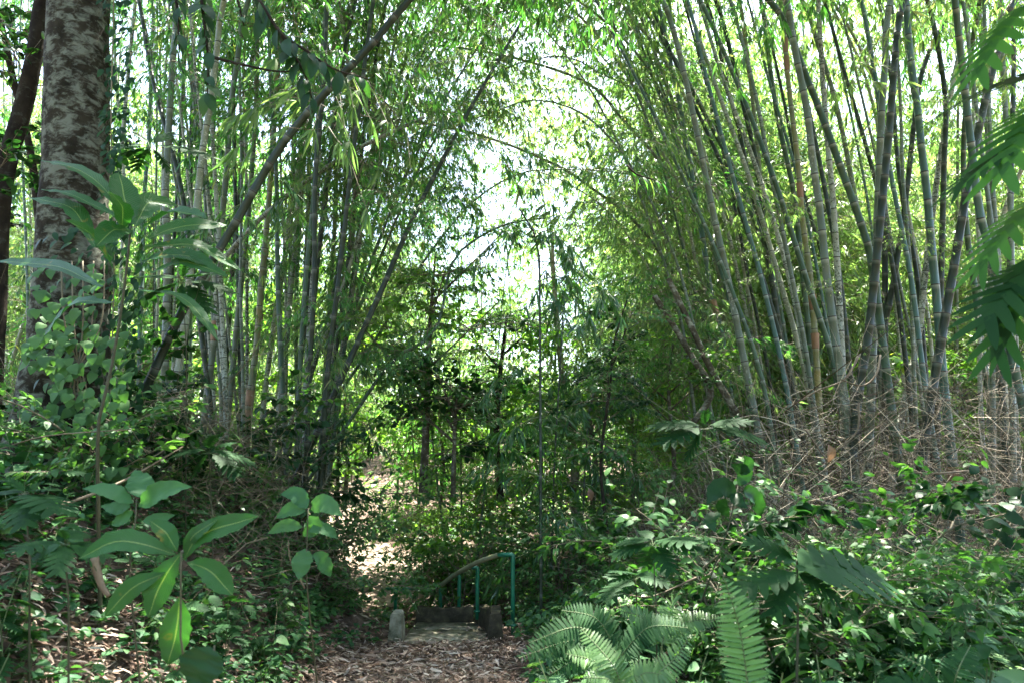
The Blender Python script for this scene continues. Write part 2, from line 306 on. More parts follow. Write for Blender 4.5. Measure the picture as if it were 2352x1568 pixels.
def path_strip(y0, y1, w, name, label):
    V, Q = [], []; ys = np.arange(y0, y1+.01, .2); us = np.linspace(-1, 1, 9)
    for y in ys:
        ww = w*(1+.15*math.sin(y*2.3)+.1*math.sin(y*5.1))
        for u in us:
            x = xc(y)+u*ww; V.append((x, y, gz(x, y)+.008-.02*(abs(u) > .9)))
    for j in range(len(ys)-1):
        for i in range(8): a = j*9+i; Q.append((a, a+1, a+10, a+9))
    mb = MB(); mb.add(V, Q); tag(link(name, mb.mesh(name, [M['path']])), label, 'path', kind='structure')
path_strip(-1, 7.7, .8, 'path', 'brown path under dry leaves leading to the steps')
path_strip(12.4, 26, .85, 'path', 'sunlit earth path continuing beyond the landing')

# ------------------------------------------------------------------ steps landing with low walls, railing
def landing():
    z = -.5
    p0 = G(930, 1474, z); p1 = G(1105, 1466, z); q0 = G(932, 1428, z); q1 = G(1058, 1424, z)
    t = thing('concrete_landing', (p0.x, p0.y, z), 'mossy concrete landing with low side walls where the path meets the steps', 'landing')
    o = Vector(t.location)
    x0, x1, y0, y1 = p0.x-.03, p1.x+.05, p0.y, q0.y+.05
    mb = MB(); box(mb, (x0-o.x, y0-o.y, -.12), (x1-o.x, y0-o.y+.62, 0)); link('upper_slab', mb.mesh('upper_slab', [M['concrete']]), t)
    mb = MB(); box(mb, (x0-o.x, y0-o.y+.622, -.2), (x1-o.x, y1-o.y+.18, -.05)); link('lower_slab', mb.mesh('lower_slab', [M['concrete']]), t)
    def wall(pts, th, name, mat):   # pts: (x, y, top z); an uneven cast wall
        mb = MB(); n = 14; P_, _ = spline(pts, n=n); V, Q = [], []
        d = P_[-1]-P_[0]; nn = np.array([-d[1], d[0], 0]); nn /= np.linalg.norm(nn)
        for i, p in enumerate(P_):
            k = .012*math.sin(i*1.7)
            prof = [(-th/2, -.35), (-th/2-.01, 0), (-th/2+.012, .93), (-th/2+.03, 1), (th/2-.03, 1), (th/2-.012, .93), (th/2+.01, 0), (th/2, -.35)]
            for a, h in prof:
                zz = (p[2]+k-z)*h if h > 0 else h
                V.append((p[0]+nn[0]*a-o.x, p[1]+nn[1]*a-o.y, zz))
        for i in range(n-1):
            for j in range(7): Q.append((i*8+j, i*8+j+1, i*8+9+j, i*8+8+j))
        mb.add(V, Q); e = (n-1)*8
        mb.add(np.array(V)[list(range(8))+list(range(e, e+8))], [(0, 1, 6, 7), (1, 2, 5, 6), (2, 3, 4, 5), (15, 14, 9, 8), (14, 13, 10, 9), (13, 12, 11, 10)])
        return link(name, mb.mesh(name, [mat], smooth=False), t)
    wall([(x1+.13, y0-.05, z+.33), (x1+.11, y0+.35, z+.34), (x1+.06, y0+.75, z+.24), (x1-.1, y1+.26, z+.16)], .17, 'side_wall', M['concrete_dark'])
    wall([(x0-.02, y1+.26, z+.14), (x0+.35, y1+.26, z+.12), (x1-.21, y1+.28, z+.15)], .13, 'back_wall', M['concrete_dark'])
    wall([(x0-.09, y0+.0, z+.32), (x0-.09, y0+.12, z+.32), (x0-.09, y0+.25, z+.31)], .15, 'end_post', M['concrete'])
    for k in range(5):   # the flight going down to the left of the landing
        mb = MB(); box(mb, (x0-.45-.28*k-o.x, y0-o.y+.35, -.75-.16*k), (x0-.17-.28*k-o.x-.003, y1-o.y, -.21-.16*k)); link('step', mb.mesh('step', [M['concrete']]), t)
landing()
def railing():
    base = P(1178, 1430, 8.9)
    t = thing('handrail', base, 'green painted metal handrail stepping down past the concrete landing', 'handrail')
    o = np.array(base)
    def tb(pts, r, name, mat, n=None, hollow=False):
        mb = MB(); pp, _ = spline(pts, n=n or 16); tube(mb, pp-o, r, 12, cap=not hollow)
        if hollow: tube(mb, (pp-o), r*.8, 12, cap=False)
        link(name, mb.mesh(name, [M[mat]]), t)
    r = .026
    def post(x, y0, y1, d, elbow=None):
        a = P(x, y0, d); b = np.array(a); lo = np.array((a[0], a[1], P(x, y1, d)[2]-.12))
        mb = MB(); pts = [lo, lo+(b-lo)*.5, b-(0, 0, .05), b-(0, 0, .015), ]
        if elbow:
            e = np.array(P(elbow[0], elbow[1], elbow[2])); u = (e-b)/np.linalg.norm(e-b)
            pts += [b+u*.015, b+u*.06, e]
        else: pts += [b]
        tube(mb, np.array(pts)-o, r, 12); link('post', mb.mesh('post', [M['rail']]), t)
        mb = MB(); tube(mb, [lo+(0, 0, .10)-o, lo+(0, 0, .12)-o], .05, 12); link('post_foot', mb.mesh('post_foot', [M['rail']]), t)
    post(1178, 1272, 1432, 8.9, (1143, 1274, 8.95))
    post(1097, 1301, 1400, 9.7, (1083, 1303, 9.7)); post(1055, 1320, 1402, 10.1, (1036, 1322, 10.1))
    post(1012, 1351, 1402, 10.4); post(909, 1352, 1400, 10.45)
    tb([P(1146, 1273, 8.93), P(1110, 1285, 9.25), P(1075, 1301, 9.65), P(1040, 1322, 10.1), P(1010, 1345, 10.4), P(994, 1352, 10.45)], .031, 'top_rail', 'pipe', 24, True)
    tb([P(996, 1351, 10.45), P(950, 1351, 10.45), P(886, 1351, 10.5)], .022, 'lower_rail', 'rail', 6)
railing()
def small_post():
    b = P(833, 1345, 11.5)
    t = thing('short_rail', b, 'short green rail end poking out of the leaves left of the steps', 'handrail')
    mb = MB(); pts, _ = spline([P(833, 1360, 11.5), P(833, 1331, 11.5), P(821, 1329, 11.6)], n=10); tube(mb, pts-np.array(b), .022, 10)
    link('pipe', mb.mesh('pipe', [M['rail']]), t)
small_post()

# ------------------------------------------------------------------ foliage pieces shared by many plants
def bamboo_branch(seed, L=1.8, nsub=11, leafL=.19, mat='bleaf', tw='twig', fan=(5, 9), spread=1.0):
    r = np.random.default_rng(seed); mb = MB()
    s = np.linspace(0, 1, 9); up = r.uniform(.15, .5)
    C = np.stack([s*L, .12*np.sin(s*3+r.uniform(0, 6))*L, (up*s-.75*s*s)*L*.8], 1)
    tube(mb, C, .006*(1-s)+.002, 3, 1, cap=False)
    O, D, N, LL = [], [], [], []
    def fanat(p, d, k):
        side = np.cross(d, (0, 0, 1)); side /= np.linalg.norm(side)+1e-9
        for j in range(k):
            a = (j/(k-1)-.5)*2.1 + r.normal(0, .15)
            v = d*math.cos(a)+side*math.sin(a); v = v+np.array([0, 0, -r.uniform(.35, 1.2)])
            O.append(p-d*.03*r.uniform(0, 1.5)); D.append(v); N.append(np.array([r.normal(0, .45), r.normal(0, .45), 1])); LL.append(leafL*r.uniform(.65, 1.15))
    for i in range(nsub):
        t = (i+1)/nsub; q = t*8; k = int(min(7, q)); p = C[k]+(C[k+1]-C[k])*(q-k)
        for sgn in (-1, 1):
            if r.random() < .12: continue
            a = sgn*r.uniform(.5, 1.4); d = np.array([math.cos(a), math.sin(a), r.uniform(-.7, .25)]); l = L*r.uniform(.14, .34)*spread*(1.15-.5*t)
            e = p+d*l+np.array([0, 0, -l*.35]); mid = p+d*l*.5
            tube(mb, [p, mid, e], .0025, 3, 1, cap=False)
            fanat(e, (e-mid)/np.linalg.norm(e-mid), r.integers(*fan)); 
            if r.random() < .75: fanat(mid+(0, 0, -.02), d/np.linalg.norm(d)*np.array([1, 1, .4]), r.integers(3, 6))
    fanat(C[-1], (C[-1]-C[-2])/np.linalg.norm(C[-1]-C[-2]), 7)
    place_leaves(mb, TPL_B, O, D, N, LL, 0)
    return mb.mesh('leafy_branch', [M[mat], M[tw]])
TPL_B = leaf_tpl(LANCE, .125, .22, .3)
TPL_O = leaf_tpl(OVATE, .48, .18, .25)
TPL_OB = leaf_tpl(OVATE, .62, .25, .2)
TPL_H = leaf_tpl(HEART, .85, .2, .2)
BR = {k: [] for k in ('mid', 'dark', 'far', 'fine', 'near')}
for i in range(6):
    BR['mid'].append(bamboo_branch(100+i, 1.9, 12, .19, 'bleaf'))
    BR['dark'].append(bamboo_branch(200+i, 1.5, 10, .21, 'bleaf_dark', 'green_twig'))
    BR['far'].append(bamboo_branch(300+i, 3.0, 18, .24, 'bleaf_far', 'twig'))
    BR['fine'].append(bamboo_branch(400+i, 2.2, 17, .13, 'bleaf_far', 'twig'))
for i in range(4):
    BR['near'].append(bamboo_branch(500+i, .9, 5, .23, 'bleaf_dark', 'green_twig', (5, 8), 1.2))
def broad_branch(seed, L=1.2, nsub=9, leafL=.12, mat='broad', tpl=None, per=(5, 9)):
    r = np.random.default_rng(seed); mb = MB(); tpl = tpl or TPL_O
    s = np.linspace(0, 1, 7); C = np.stack([s*L, .1*np.sin(s*4+seed)*L, (.35*s-.4*s*s)*L], 1)
    tube(mb, C, .009*(1-s)+.003, 4, 1, cap=False); O, D, N, LL = [], [], [], []
    for i in range(nsub):
        t = (i+1)/nsub; q = t*6; k = int(min(5, q)); p = C[k]+(C[k+1]-C[k])*(q-k)
        for sgn in (-1, 1):
            a = sgn*r.uniform(.4, 1.3); d = np.array([math.cos(a), math.sin(a), r.uniform(-.4, .6)]); l = L*r.uniform(.15, .4)
            e = p+d*l; tube(mb, [p, e], .003, 3, 1, cap=False)
            for j in range(r.integers(*per)):
                f = r.uniform(.25, 1.05); v = d+np.array([r.normal(0, .7), r.normal(0, .7), r.uniform(-.9, .1)])
                O.append(p+(e-p)*f); D.append(v); N.append(np.array([r.normal(0, .4), r.normal(0, .4), 1])); LL.append(leafL*r.uniform(.6, 1.2))
    place_leaves(mb, tpl, O, D, N, LL, 0); return mb.mesh('leafy_branch', [M[mat], M['twig']])
BB = {'broad': [broad_branch(600+i, 1.2, 9, .12, 'broad') for i in range(4)],
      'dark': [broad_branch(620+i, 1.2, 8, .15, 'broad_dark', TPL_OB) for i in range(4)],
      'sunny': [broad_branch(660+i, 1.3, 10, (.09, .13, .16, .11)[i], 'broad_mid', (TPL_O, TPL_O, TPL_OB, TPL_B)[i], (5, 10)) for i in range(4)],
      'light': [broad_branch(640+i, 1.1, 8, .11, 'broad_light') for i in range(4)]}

# where the canopy lets the sky through (sets where branches grow)
GAPS = [(1080, 90, 130, 110, .7), (1010, 190, 60, 90, .5), (1140, 400, 110, 120, .75), (1400, 500, 80, 130, .85), (1450, 650, 110, 60, .8),
        (720, 110, 90, 70, .45), (1290, 210, 60, 90, .5), (1350, 380, 70, 60, .6), (900, 500, 60, 120, .4), (1230, 60, 80, 60, .5)]
def keep(p):
    x, y = proj(p); k = 1
    for cx, cy, sx, sy, s in GAPS: k *= 1 - .2*s*math.exp(-((x-cx)/sx)**2-((y-cy)/sy)**2)
    return random.random() < k
NB = [0]
def add_branches(t, org, pts, n, kinds, lo=.35, hi=1.0, sc=(.7, 1.2), bias=None, gate=True, sunward=None):
    """leafy branches rooted on the culm's centre line pts (world)"""
    m = len(pts)
    for _ in range(n):
        f = random.uniform(lo, hi); i = min(m-1, int(f*(m-1))); p = Vector(pts[i]); kd = random.choice(kinds)
        rz = random.uniform(0, 2*PI) if bias is None else bias+random.gauss(0, .9); s = random.uniform(*sc)
        e = p+Vector((math.cos(rz), math.sin(rz), -.1))*s*1.2
        if gate and not (keep(e) and keep(p)): continue
        if e.z < gz(e.x, e.y, False)+.4: continue
        me = random.choice((BR.get(kd) or BB.get(kd)) if kd in BR else BB[kd[2:]])
        link('leafy_branch', me, t, p-org, scale=s, rot=(random.gauss(0, .25), random.gauss(0, .25), rz)); NB[0] += 1

def build_culm(pts3, r0, mat, label, group, name='bamboo_culm', cat='bamboo', nodelen=.33, top_ext=3.0, sheath=0, ext_dir=None, branches=None, taper=.5, arch=.25, sides=10):
    """pts3: world points from low to high; runs down to the ground and on past the last point into the crown"""
    p = [Vector(q) for q in pts3]
    d = (p[1]-p[0]).normalized(); d = d if d.z > .2 else Vector((d.x*.3, d.y*.3, 1)).normalized(); q = p[0].copy(); k = 0
    while q.z > gz(q.x, q.y, False)-.1 and k < 60: q -= d*.1; k += 1
    if k > 1: p.insert(0, q)
    if top_ext > 0:
        d = (p[-1]-p[-2]).normalized(); q = p[-1].copy(); h = Vector((d.x, d.y, 0)); h = h.normalized() if h.length > .02 else Vector((random.uniform(-1, 1), random.uniform(-1, 1), 0)).normalized()
        for i in range(3):
            d = (d+h*arch+Vector((0, 0, -arch*.5))).normalized(); q = q+d*top_ext/3; p.append(q.copy())
    C, Ln = spline(p, step=nodelen); n = len(C); org = Vector(C[0])
    fr = np.linspace(0, 1, n); rad = r0*(1-taper*fr**1.3)
    PT, RR, VV = [], [], []
    for i in range(n-1):
        for f, k in ((0, 1.0), (.035, 1.13), (.06, 1.0), (.5, .975)):
            PT.append(C[i]+(C[i+1]-C[i])*(f)); RR.append((rad[i]*(1-f)+rad[i+1]*f)*k); VV.append(i+f)
    PT.append(C[-1]); RR.append(rad[-1]); VV.append(n-1)
    mb = MB(); tube(mb, np.array(PT)-C[0], RR, sides)
    uv = mb.UV[0]; uv[:len(VV)*sides, 1] = np.repeat(VV, sides)-.025
    t = thing(name, org, label, cat, group); link('stem', mb.mesh('stem', [M[mat]]), t)
    for _ in range(sheath):
        i = random.randint(2, max(3, int(n*.7))); a = C[i]-C[0]; b = C[min(n-1, i+1)]-C[0]
        mb = MB(); ss = np.linspace(0, .8, 5); tube(mb, [a+(b-a)*x for x in ss], rad[i]*(1.1+.22*ss/.8), 9, cap=False)
        link('culm_sheath', mb.mesh('culm_sheath', [M['sheath']]), t)
    if branches:
        for br in branches: add_branches(t, org, C, **br)
    return t, C
def SP(pts, d0, d1):
    n = len(pts); return [P(x, y, d0+(d1-d0)*i/(n-1)) for i, (x, y) in enumerate(pts)]

TOPB = lambda n, k=('mid',), lo=.55: [dict(n=n, kinds=k, lo=lo)]
# --- culms traced from the photograph: (points low to high), width in photo px, material, label
def c3(*a): return [(1148+x*.5, y*.5) for x, y in a][::-1]
def c4(*a): return [(1722.6+x*.5, y*.5) for x, y in a][::-1]
def c1(*a): return [(x*.5, y*.5) for x, y in a][::-1]
def c2(*a): return [(574+x*.5, y*.5) for x, y in a][::-1]
RIGHT = [
 (c3((465,0),(545,170),(640,365),(740,590),(850,840),(960,1080),(1080,1370),(1180,1650),(1240,1900)), 9, 'c_grey', 'slim grey-green bamboo culm curving furthest left out of the right clump', 0),
 (c3((635,0),(740,170),(860,370),(960,560),(1060,750),(1150,960),(1230,1180),(1300,1500),(1340,1900)), 12, 'c_green', 'dark green bamboo culm arching left across the paler culms of the right clump', 0),
 (c3((745,0),(800,150),(850,350),(895,560),(940,780),(985,1000),(1030,1200),(1100,1540),(1170,1900)), 15, 'c_grey', 'thick smooth grey bamboo culm at the left side of the right clump', 0),
 (c3((720,0),(780,270),(830,500),(880,800),(930,1080),(970,1350),(1020,1540),(1050,1750)), 12, 'c_blue', 'blue-green bamboo culm at the clump edge ending at a torn brown sheath', 1),
 (c3((945,0),(1000,200),(1060,450),(1110,650),(1160,900),(1210,1100),(1290,1500),(1330,1900)), 11, 'c_dark', 'very dark bamboo culm just left of the yellow banded one', 0),
 (c3((990,0),(1050,200),(1110,450),(1170,700),(1200,900),(1230,1150),(1280,1480),(1350,1900)), 12, 'c_dark', 'dark straight bamboo culm with pale node rings beside the yellow banded one', 0),
 (c3((1100,0),(1130,200),(1160,450),(1185,700),(1205,900),(1240,1150),(1290,1500),(1360,1800)), 11, 'c_yellow', 'yellow banded bamboo culm with papery sheaths in the right clump', 3),
 (c4((50,0),(90,300),(120,500),(150,650),(195,850),(215,1000),(240,1250),(290,1700)), 12, 'c_green', 'green bamboo culm right of the yellow banded one', 0),
 (c3((220,310),(430,400),(560,545),(700,700),(800,840),(900,990),(980,1150),(1060,1400),(1120,1700)), 8, 'c_grey', 'slender pale culm arching out over the clearing from the right clump', 0),
 (c3((280,770),(400,850),(540,950),(640,1040),(740,1170),(860,1360),(950,1480),(1020,1620)), 8, 'c_green', 'low arching green culm reaching left over the clearing', 0),
 (c3((630,430),(700,620),(800,800),(860,1000),(900,1200),(950,1350),(1060,1568),(1120,1750)), 8, 'c_pale', 'thin sunlit pale culm at the left edge of the right clump', 0),
 (c3((560,170),(700,350),(790,540),(860,700),(950,950),(1010,1200),(1090,1500),(1150,1800)), 8, 'c_grey', 'thin grey culm running beside the leftmost curving one', 0),
 (c3((640,60),(750,350),(860,640),(960,830),(1030,1000),(1090,1250),(1160,1568)), 9, 'c_lichen', 'lichen spotted culm behind the thick smooth grey culm', 0),
 (c3((900,560),(960,780),(1040,960),(1100,1120),(1150,1400),(1200,1700)), 10, 'c_pale', 'pale sunlit culm between the dark culms of the right clump', 0),
 (c4((165,0),(200,200),(260,500),(290,750),(325,1000),(350,1250),(395,1568),(425,1768),(465,2048),(490,2250)), 17, 'c_grey', 'thickest grey-green bamboo culm standing nearly upright in the right clump', 0),
 (c4((85,0),(170,130),(250,330),(340,560),(420,780),(500,1000),(560,1200),(600,1500),(640,1800)), 17, 'c_green', 'thick dark green culm crossing diagonally in front of the upright ones', 0),
 (c4((240,0),(310,200),(380,420),(440,680),(490,950),(550,1190),(580,1500),(600,1800)), 12, 'c_grey', 'grey culm with one sunlit edge running beside the crossing green culm', 0),
 (c4((510,0),(545,180),(570,330),(595,500),(610,800),(620,1200),(620,1600)), 13, 'c_dark', 'dark culm behind the mottled one at the top of the right clump', 0),
 (c4((645,0),(620,300),(600,600),(590,900),(575,1300),(560,1700)), 17, 'c_grey', 'broad olive-grey culm leaning slightly right behind the mottled one', 0),
 (c4((710,0),(670,230),(640,600),(610,900),(585,1150),(570,1300),(540,1568),(500,1800),(460,2200)), 18, 'c_dark', 'nearly black mottled culm leaning right in front of the olive-grey culm', 0),
 (c4((720,60),(740,280),(770,500),(790,700),(815,900),(830,1100),(860,1400),(890,1768),(915,2000)), 17, 'c_blue', 'smooth blue-green culm with an orange sheath high up', 1),
 (c4((815,0),(850,150),(880,310),(900,500),(890,800),(880,1200),(870,1568)), 13, 'c_dark', 'dark culm under the hanging dead leaves at the top right', 0),
 (c4((1010,0),(960,250),(910,500),(870,750),(830,1050),(800,1300),(770,1568),(700,1900),(640,2300)), 13, 'c_lichen', 'pale lichen covered culm leaning right with yellowish sunlit edge', 0),
 (c4((1215,0),(1150,200),(1100,380),(1050,600),(1000,850),(950,1150),(890,1500),(820,1900),(760,2350)), 18, 'c_dark', 'dark spotted culm leaning right beside the drooping lobed leaves', 0),
 (c4((1020,700),(1050,950),(1100,1150),(1150,1350),(1190,1568),(1240,1800)), 18, 'c_blue', 'thick blue-green culm at the far right edge below the lobed leaves', 0),
 (c4((165,0),(165,250),(190,500),(220,750),(240,1000),(280,1300),(300,1568),(320,1900)), 13, 'c_yellow', 'tan culm wrapped in brown papery sheaths in the right clump', 5),
 (c4((330,300),(345,500),(360,700),(380,900),(400,1200),(420,1568),(430,1900)), 14, 'c_lichen', 'olive lichen covered culm just right of the thickest upright one', 0),
 (c4((800,300),(750,600),(730,800),(690,1100),(640,1400),(600,1568),(560,1900)), 13, 'c_dark', 'dark culm slanting behind the blue-green culm', 0),
 (c4((980,800),(1000,1100),(1030,1300),(1060,1568),(1120,1950)), 13, 'c_green', 'green culm between the two dark leaning ones at the right', 0),
 (c4((490,250),(560,460),(590,620),(620,900),(650,1200),(690,1600)), 8, 'c_pale', 'thin sunlit whitish culm seen between the olive-grey and crossing culms', 0),
 (c4((650,580),(690,750),(710,860),(740,1050),(800,1350),(830,1568),(850,1900)), 9, 'c_pale', 'thin sunlit white culm right of the nearly black one', 0),
 (c4((1160,1000),(1130,1300),(1150,1568),(1170,1800),(1190,2100)), 12, 'c_pale', 'pale sunlit culm base at the far right edge', 0),
]
LEFT = [
 (c1((700,0),(695,250),(690,500),(680,700),(665,880),(650,1300),(640,1700)), 11, 'c_blue', 'blue-grey bamboo culm nearest the right side of the mottled trunk', 0),
 (c1((805,0),(795,250),(780,500),(770,700),(760,900),(770,1200),(760,1600),(750,1950)), 17, 'c_grey', 'thick pale grey bamboo culm with wide node rings in the left clump', 0),
 (c1((870,0),(885,300),(880,600),(875,900),(860,1300),(850,1900)), 12, 'c_dark', 'dark green culm between the two pale thick culms of the left clump', 0),
 (c1((775,0),(765,250),(750,500),(745,900),(720,1500)), 7, 'c_pale', 'thin pale culm hugging the thick grey culm', 0),
 (c1((1030,0),(1000,200),(970,450),(930,700),(905,950),(880,1200),(840,1568),(800,1800),(770,2000)), 17, 'c_pale', 'whitish sunlit culm with lichen leaning right in the left clump', 0),
 (c1((1140,0),(1095,250),(1060,500),(1040,800),(1020,1000),(1000,1400),(960,1750),(930,2000)), 15, 'c_grey', 'shaded grey-brown culm right of the whitish sunlit one', 1),
 (c1((1190,0),(1150,400),(1110,800),(1080,1100),(1050,1500),(1030,1900)), 12, 'c_dark', 'dark culm crossing behind the big leaning culm', 0),
 (c1((830,100),(840,230),(850,500),(870,700),(860,1100)), 8, 'c_grey', 'narrow grey culm behind the thick pale grey one', 0),
 (c1((1290,0),(1270,400),(1245,800),(1220,1100),(1200,1300),(1180,1568),(1150,1800),(1120,2050)), 14, 'c_yellow', 'culm with orange-brown papery sheaths in the middle of the left clump', 5),
 (c1((925,0),(910,400),(930,700),(950,1000),(940,1500)), 8, 'c_green', 'narrow green culm between the dark and whitish culms', 0),
 (c1((510,0),(530,300),(550,550),(570,800),(560,1200),(540,1700)), 9, 'c_pale', 'pale culm with leaves right beside the mottled trunk', 0),
 (c1((940,1300),(830,1500),(800,1700),(780,2000)), 14, 'c_lichen', 'lichen spotted culm base under the lobed climber leaves', 0),
 (c2((400,0),(400,300),(395,600),(395,900),(380,1200),(360,1500),(335,1900),(310,2300)), 11, 'c_grey', 'straight grey-green culm standing upright right of the clump middle', 0),
 (c2((760,0),(720,250),(650,500),(590,740),(540,930),(500,1100),(460,1350),(420,1700)), 8, 'c_green', 'thin green culm leaning right above the clearing', 0),
 (c2((700,500),(630,800),(590,950),(540,1150),(490,1350),(440,1568),(400,1900)), 9, 'c_lichen', 'thin lichen spotted culm leaning right beside the leaning green one', 0),
 (c2((340,0),(300,200),(270,420),(230,700),(190,1000),(150,1250),(110,1500),(70,1800),(40,2100)), 12, 'c_lichen', 'mottled grey culm leaning right behind the big leaning culm', 0),
 (c2((430,600),(432,950),(430,1200),(420,1568),(410,1900),(400,2400)), 7, 'c_dark', 'thin dark culm at the right margin of the left clump', 0),
 (c2((375,700),(350,850),(320,1050),(290,1400),(265,1700),(245,2100)), 5, 'c_dark', 'thinnest black culm in front of the left clump', 0),
 (c2((270,500),(240,900),(215,1300),(215,1700),(230,2150)), 11, 'c_green', 'dark green culm standing in the middle of the left clump', 0),
 (c2((20,0),(30,400),(0,900),(-40,1300),(-80,1700)), 13, 'c_grey', 'grey culm directly behind the top end of the shaded branch', 0),
 (c2((160,0),(120,300),(100,700),(90,850),(70,1200),(40,1500),(0,1900)), 12, 'c_yellow', 'brownish culm with pinkish sheath left of the mottled leaning culm', 4),
 (c2((480,700),(470,1100),(400,1568),(340,1900),(310,2370)), 13, 'c_lichen', 'lichen crusted culm base furthest right in the left clump', 0),
 (c2((560,0),(520,250),(470,600),(440,1000),(390,1500),(370,1900)), 8, 'c_green', 'slim green culm with bright leaves above the clump middle', 0),
 (c2((250,700),(200,1200),(150,1740),(90,2150)), 13, 'c_lichen', 'speckled culm leaning across the lower left clump', 0),
]
CULMS = []
for i, (pts, w, mat, lab, sh) in enumerate(RIGHT):
    d = min(13, max(7.6, .095*1568/w)) + random.uniform(-.3, .3)
    t, C = build_culm(SP(pts, d+.4, d-.2), w*.5*d/1568*1.25, mat, lab, None, sheath=sh, top_ext=4.0, nodelen=random.uniform(.28, .4),
        branches=[dict(n=3, kinds=('mid', 'far'), lo=.75, sc=(.6, .9)), dict(n=2, kinds=('fine',), lo=.3, hi=.6, sc=(.3, .55)), dict(n=5, kinds=('mid', 'far'), lo=.92, sc=(.9, 1.3), gate=False)]); CULMS.append((t, C))  # last branch set: leaf band added above the frame to block sun
for i, (pts, w, mat, lab, sh) in enumerate(LEFT):
    d = min(13, max(7.2, .095*1568/w)) + random.uniform(-.3, .3)
    t, C = build_culm(SP(pts, d+.3, d), w*.5*d/1568*1.12, mat, lab, None, sheath=sh, top_ext=4.5, nodelen=random.uniform(.28, .4),
        branches=[dict(n=9, kinds=('mid',), lo=.5, sc=(.6, 1.05)), dict(n=3, kinds=('dark',), lo=.2, hi=.6, sc=(.35, .6)), dict(n=5, kinds=('mid', 'far'), lo=.86, sc=(1, 1.5), gate=False)]); CULMS.append((t, C))  # ungated top branches are added as unseen shade over the foreground
# slender culms of both clumps whose tops cross over the clearing
for pts, d, mat, lab in (
    ([(730, 1000), (800, 760), (900, 480), (1010, 250), (1130, 60), (1220, -80)], 11.5, 'c_green', 'slender culm from the left clump whose leafy top droops into the sky gap'),
    ([(700, 980), (790, 650), (880, 360), (960, 150), (1040, -20)], 11, 'c_lichen', 'slender leafy culm rising just left of the long straight slanting one'),
    ([(760, 1010), (850, 800), (960, 620), (1080, 470), (1190, 400), (1280, 390)], 12.5, 'c_green', 'leafy culm bending low across the clearing below the sky gap'),
    ([(720, 990), (820, 700), (960, 330), (1080, 60)], 13.5, 'c_grey', 'grey culm with bright sprays high over the left of the clearing'),
    ([(1640, 960), (1560, 720), (1470, 450), (1370, 230), (1270, 90), (1180, 0)], 12, 'c_grey', 'grey culm from the right clump whose leafy top meets the left ones'),
    ([(1660, 960), (1590, 650), (1520, 380), (1440, 160), (1360, -20)], 12.5, 'c_green', 'green culm with yellowish sprays high over the right of the clearing'),
    ([(1620, 960), (1560, 780), (1480, 600), (1390, 480), (1300, 420)], 13, 'c_pale', 'pale thin culm bending into the lower part of the sky gap'),
    ([(1660, 950), (1560, 620), (1460, 400), (1350, 270), (1230, 230), (1130, 260)], 11.5, 'c_grey', 'culm from the right clump arching flat through the middle of the sky gap'),
    ([(740, 980), (870, 600), (1000, 320), (1140, 170), (1290, 130), (1380, 170)], 12.5, 'c_green', 'culm from the left clump arching over and down into the middle of the sky gap'),
    ([(1650, 950), (1570, 560), (1490, 300), (1400, 150), (1300, 60), (1220, 30)], 14, 'c_pale', 'pale culm from the right clump with fine yellowish sprays at the top centre'),
    ([(700, 1000), (760, 700), (800, 400), (830, 100), (850, -60)], 12, 'c_green', 'leafy culm standing upright left of the slanting ones')):
    pts[0] = (pts[0][0]+random.uniform(-60, 40), pts[0][1])
    build_culm(SP(pts, d, d), .035, mat, lab, None, top_ext=1.8, taper=.75, sides=8, branches=[dict(n=34, kinds=('mid', 'fine', 'fine', 'far'), lo=.3, sc=(.5, .95))])
# young bamboo drooping in the middle of the clearing
for i, (xb, xt, yt, d) in enumerate([(1010, 930, 560, 12.6), (1060, 1050, 500, 13.2), (1110, 1180, 540, 12.4), (1200, 1150, 470, 14), (1290, 1370, 620, 13.4), (1450, 1500, 640, 13), (960, 900, 640, 13.8), (1390, 1330, 700, 14.2)]):
    build_culm(SP([(xb, 1150), (xb+(xt-xb)*.3, 950), (xb+(xt-xb)*.7, yt+110), (xt, yt)], d, d), .022, 'c_green', 'slender young bamboo with drooping fresh leaves in the middle of the clearing', 'young bamboos in the clearing', name='young_bamboo', top_ext=1.0, taper=.7, sides=6,
        branches=[dict(n=19, kinds=('mid', 'mid', 'far'), lo=.12, sc=(.4, .8), gate=False)])
# the two long leaning culms and the dark stems
t, C = build_culm(SP([(300, 960), (350, 860), (400, 750), (465, 635), (515, 555), (560, 480), (610, 390), (680, 290), (770, 190), (870, 85), (940, 0)], 6.6, 6.2), 23*.5*6.3/1568, 'c_dark',
    'big dark green bamboo culm leaning diagonally right across the left clump', None, top_ext=4, arch=.08, taper=.45,
    branches=[dict(n=10, kinds=('mid', 'dark'), lo=.6), dict(n=7, kinds=('near',), lo=.35, hi=.8, sc=(.6, 1))])
t, C = build_culm(SP([(820, 790), (884, 650), (920, 565), (959, 480), (1000, 400), (1050, 305), (1100, 215), (1150, 130), (1205, 40), (1230, 0)], 9.2, 9.6), .047, 'c_dark',
    'long straight bamboo culm slanting up right into the sky gap', None, top_ext=2.5, arch=.1, taper=.8,
    branches=[dict(n=34, kinds=('mid', 'mid', 'fine'), lo=.3, sc=(.5, .95), gate=False), dict(n=5, kinds=('near',), lo=.15, hi=.6, sc=(.8, 1.1))])
t, C = build_culm(SP([(780, 1000), (900, 830), (1000, 760), (1035, 610), (1080, 560)], 10, 10.5), .03, 'c_green', 'thin culm leaning low to the right under the slanting one', None, top_ext=1.5,
    branches=[dict(n=14, kinds=('mid',), lo=.3, sc=(.4, .7), gate=False)])
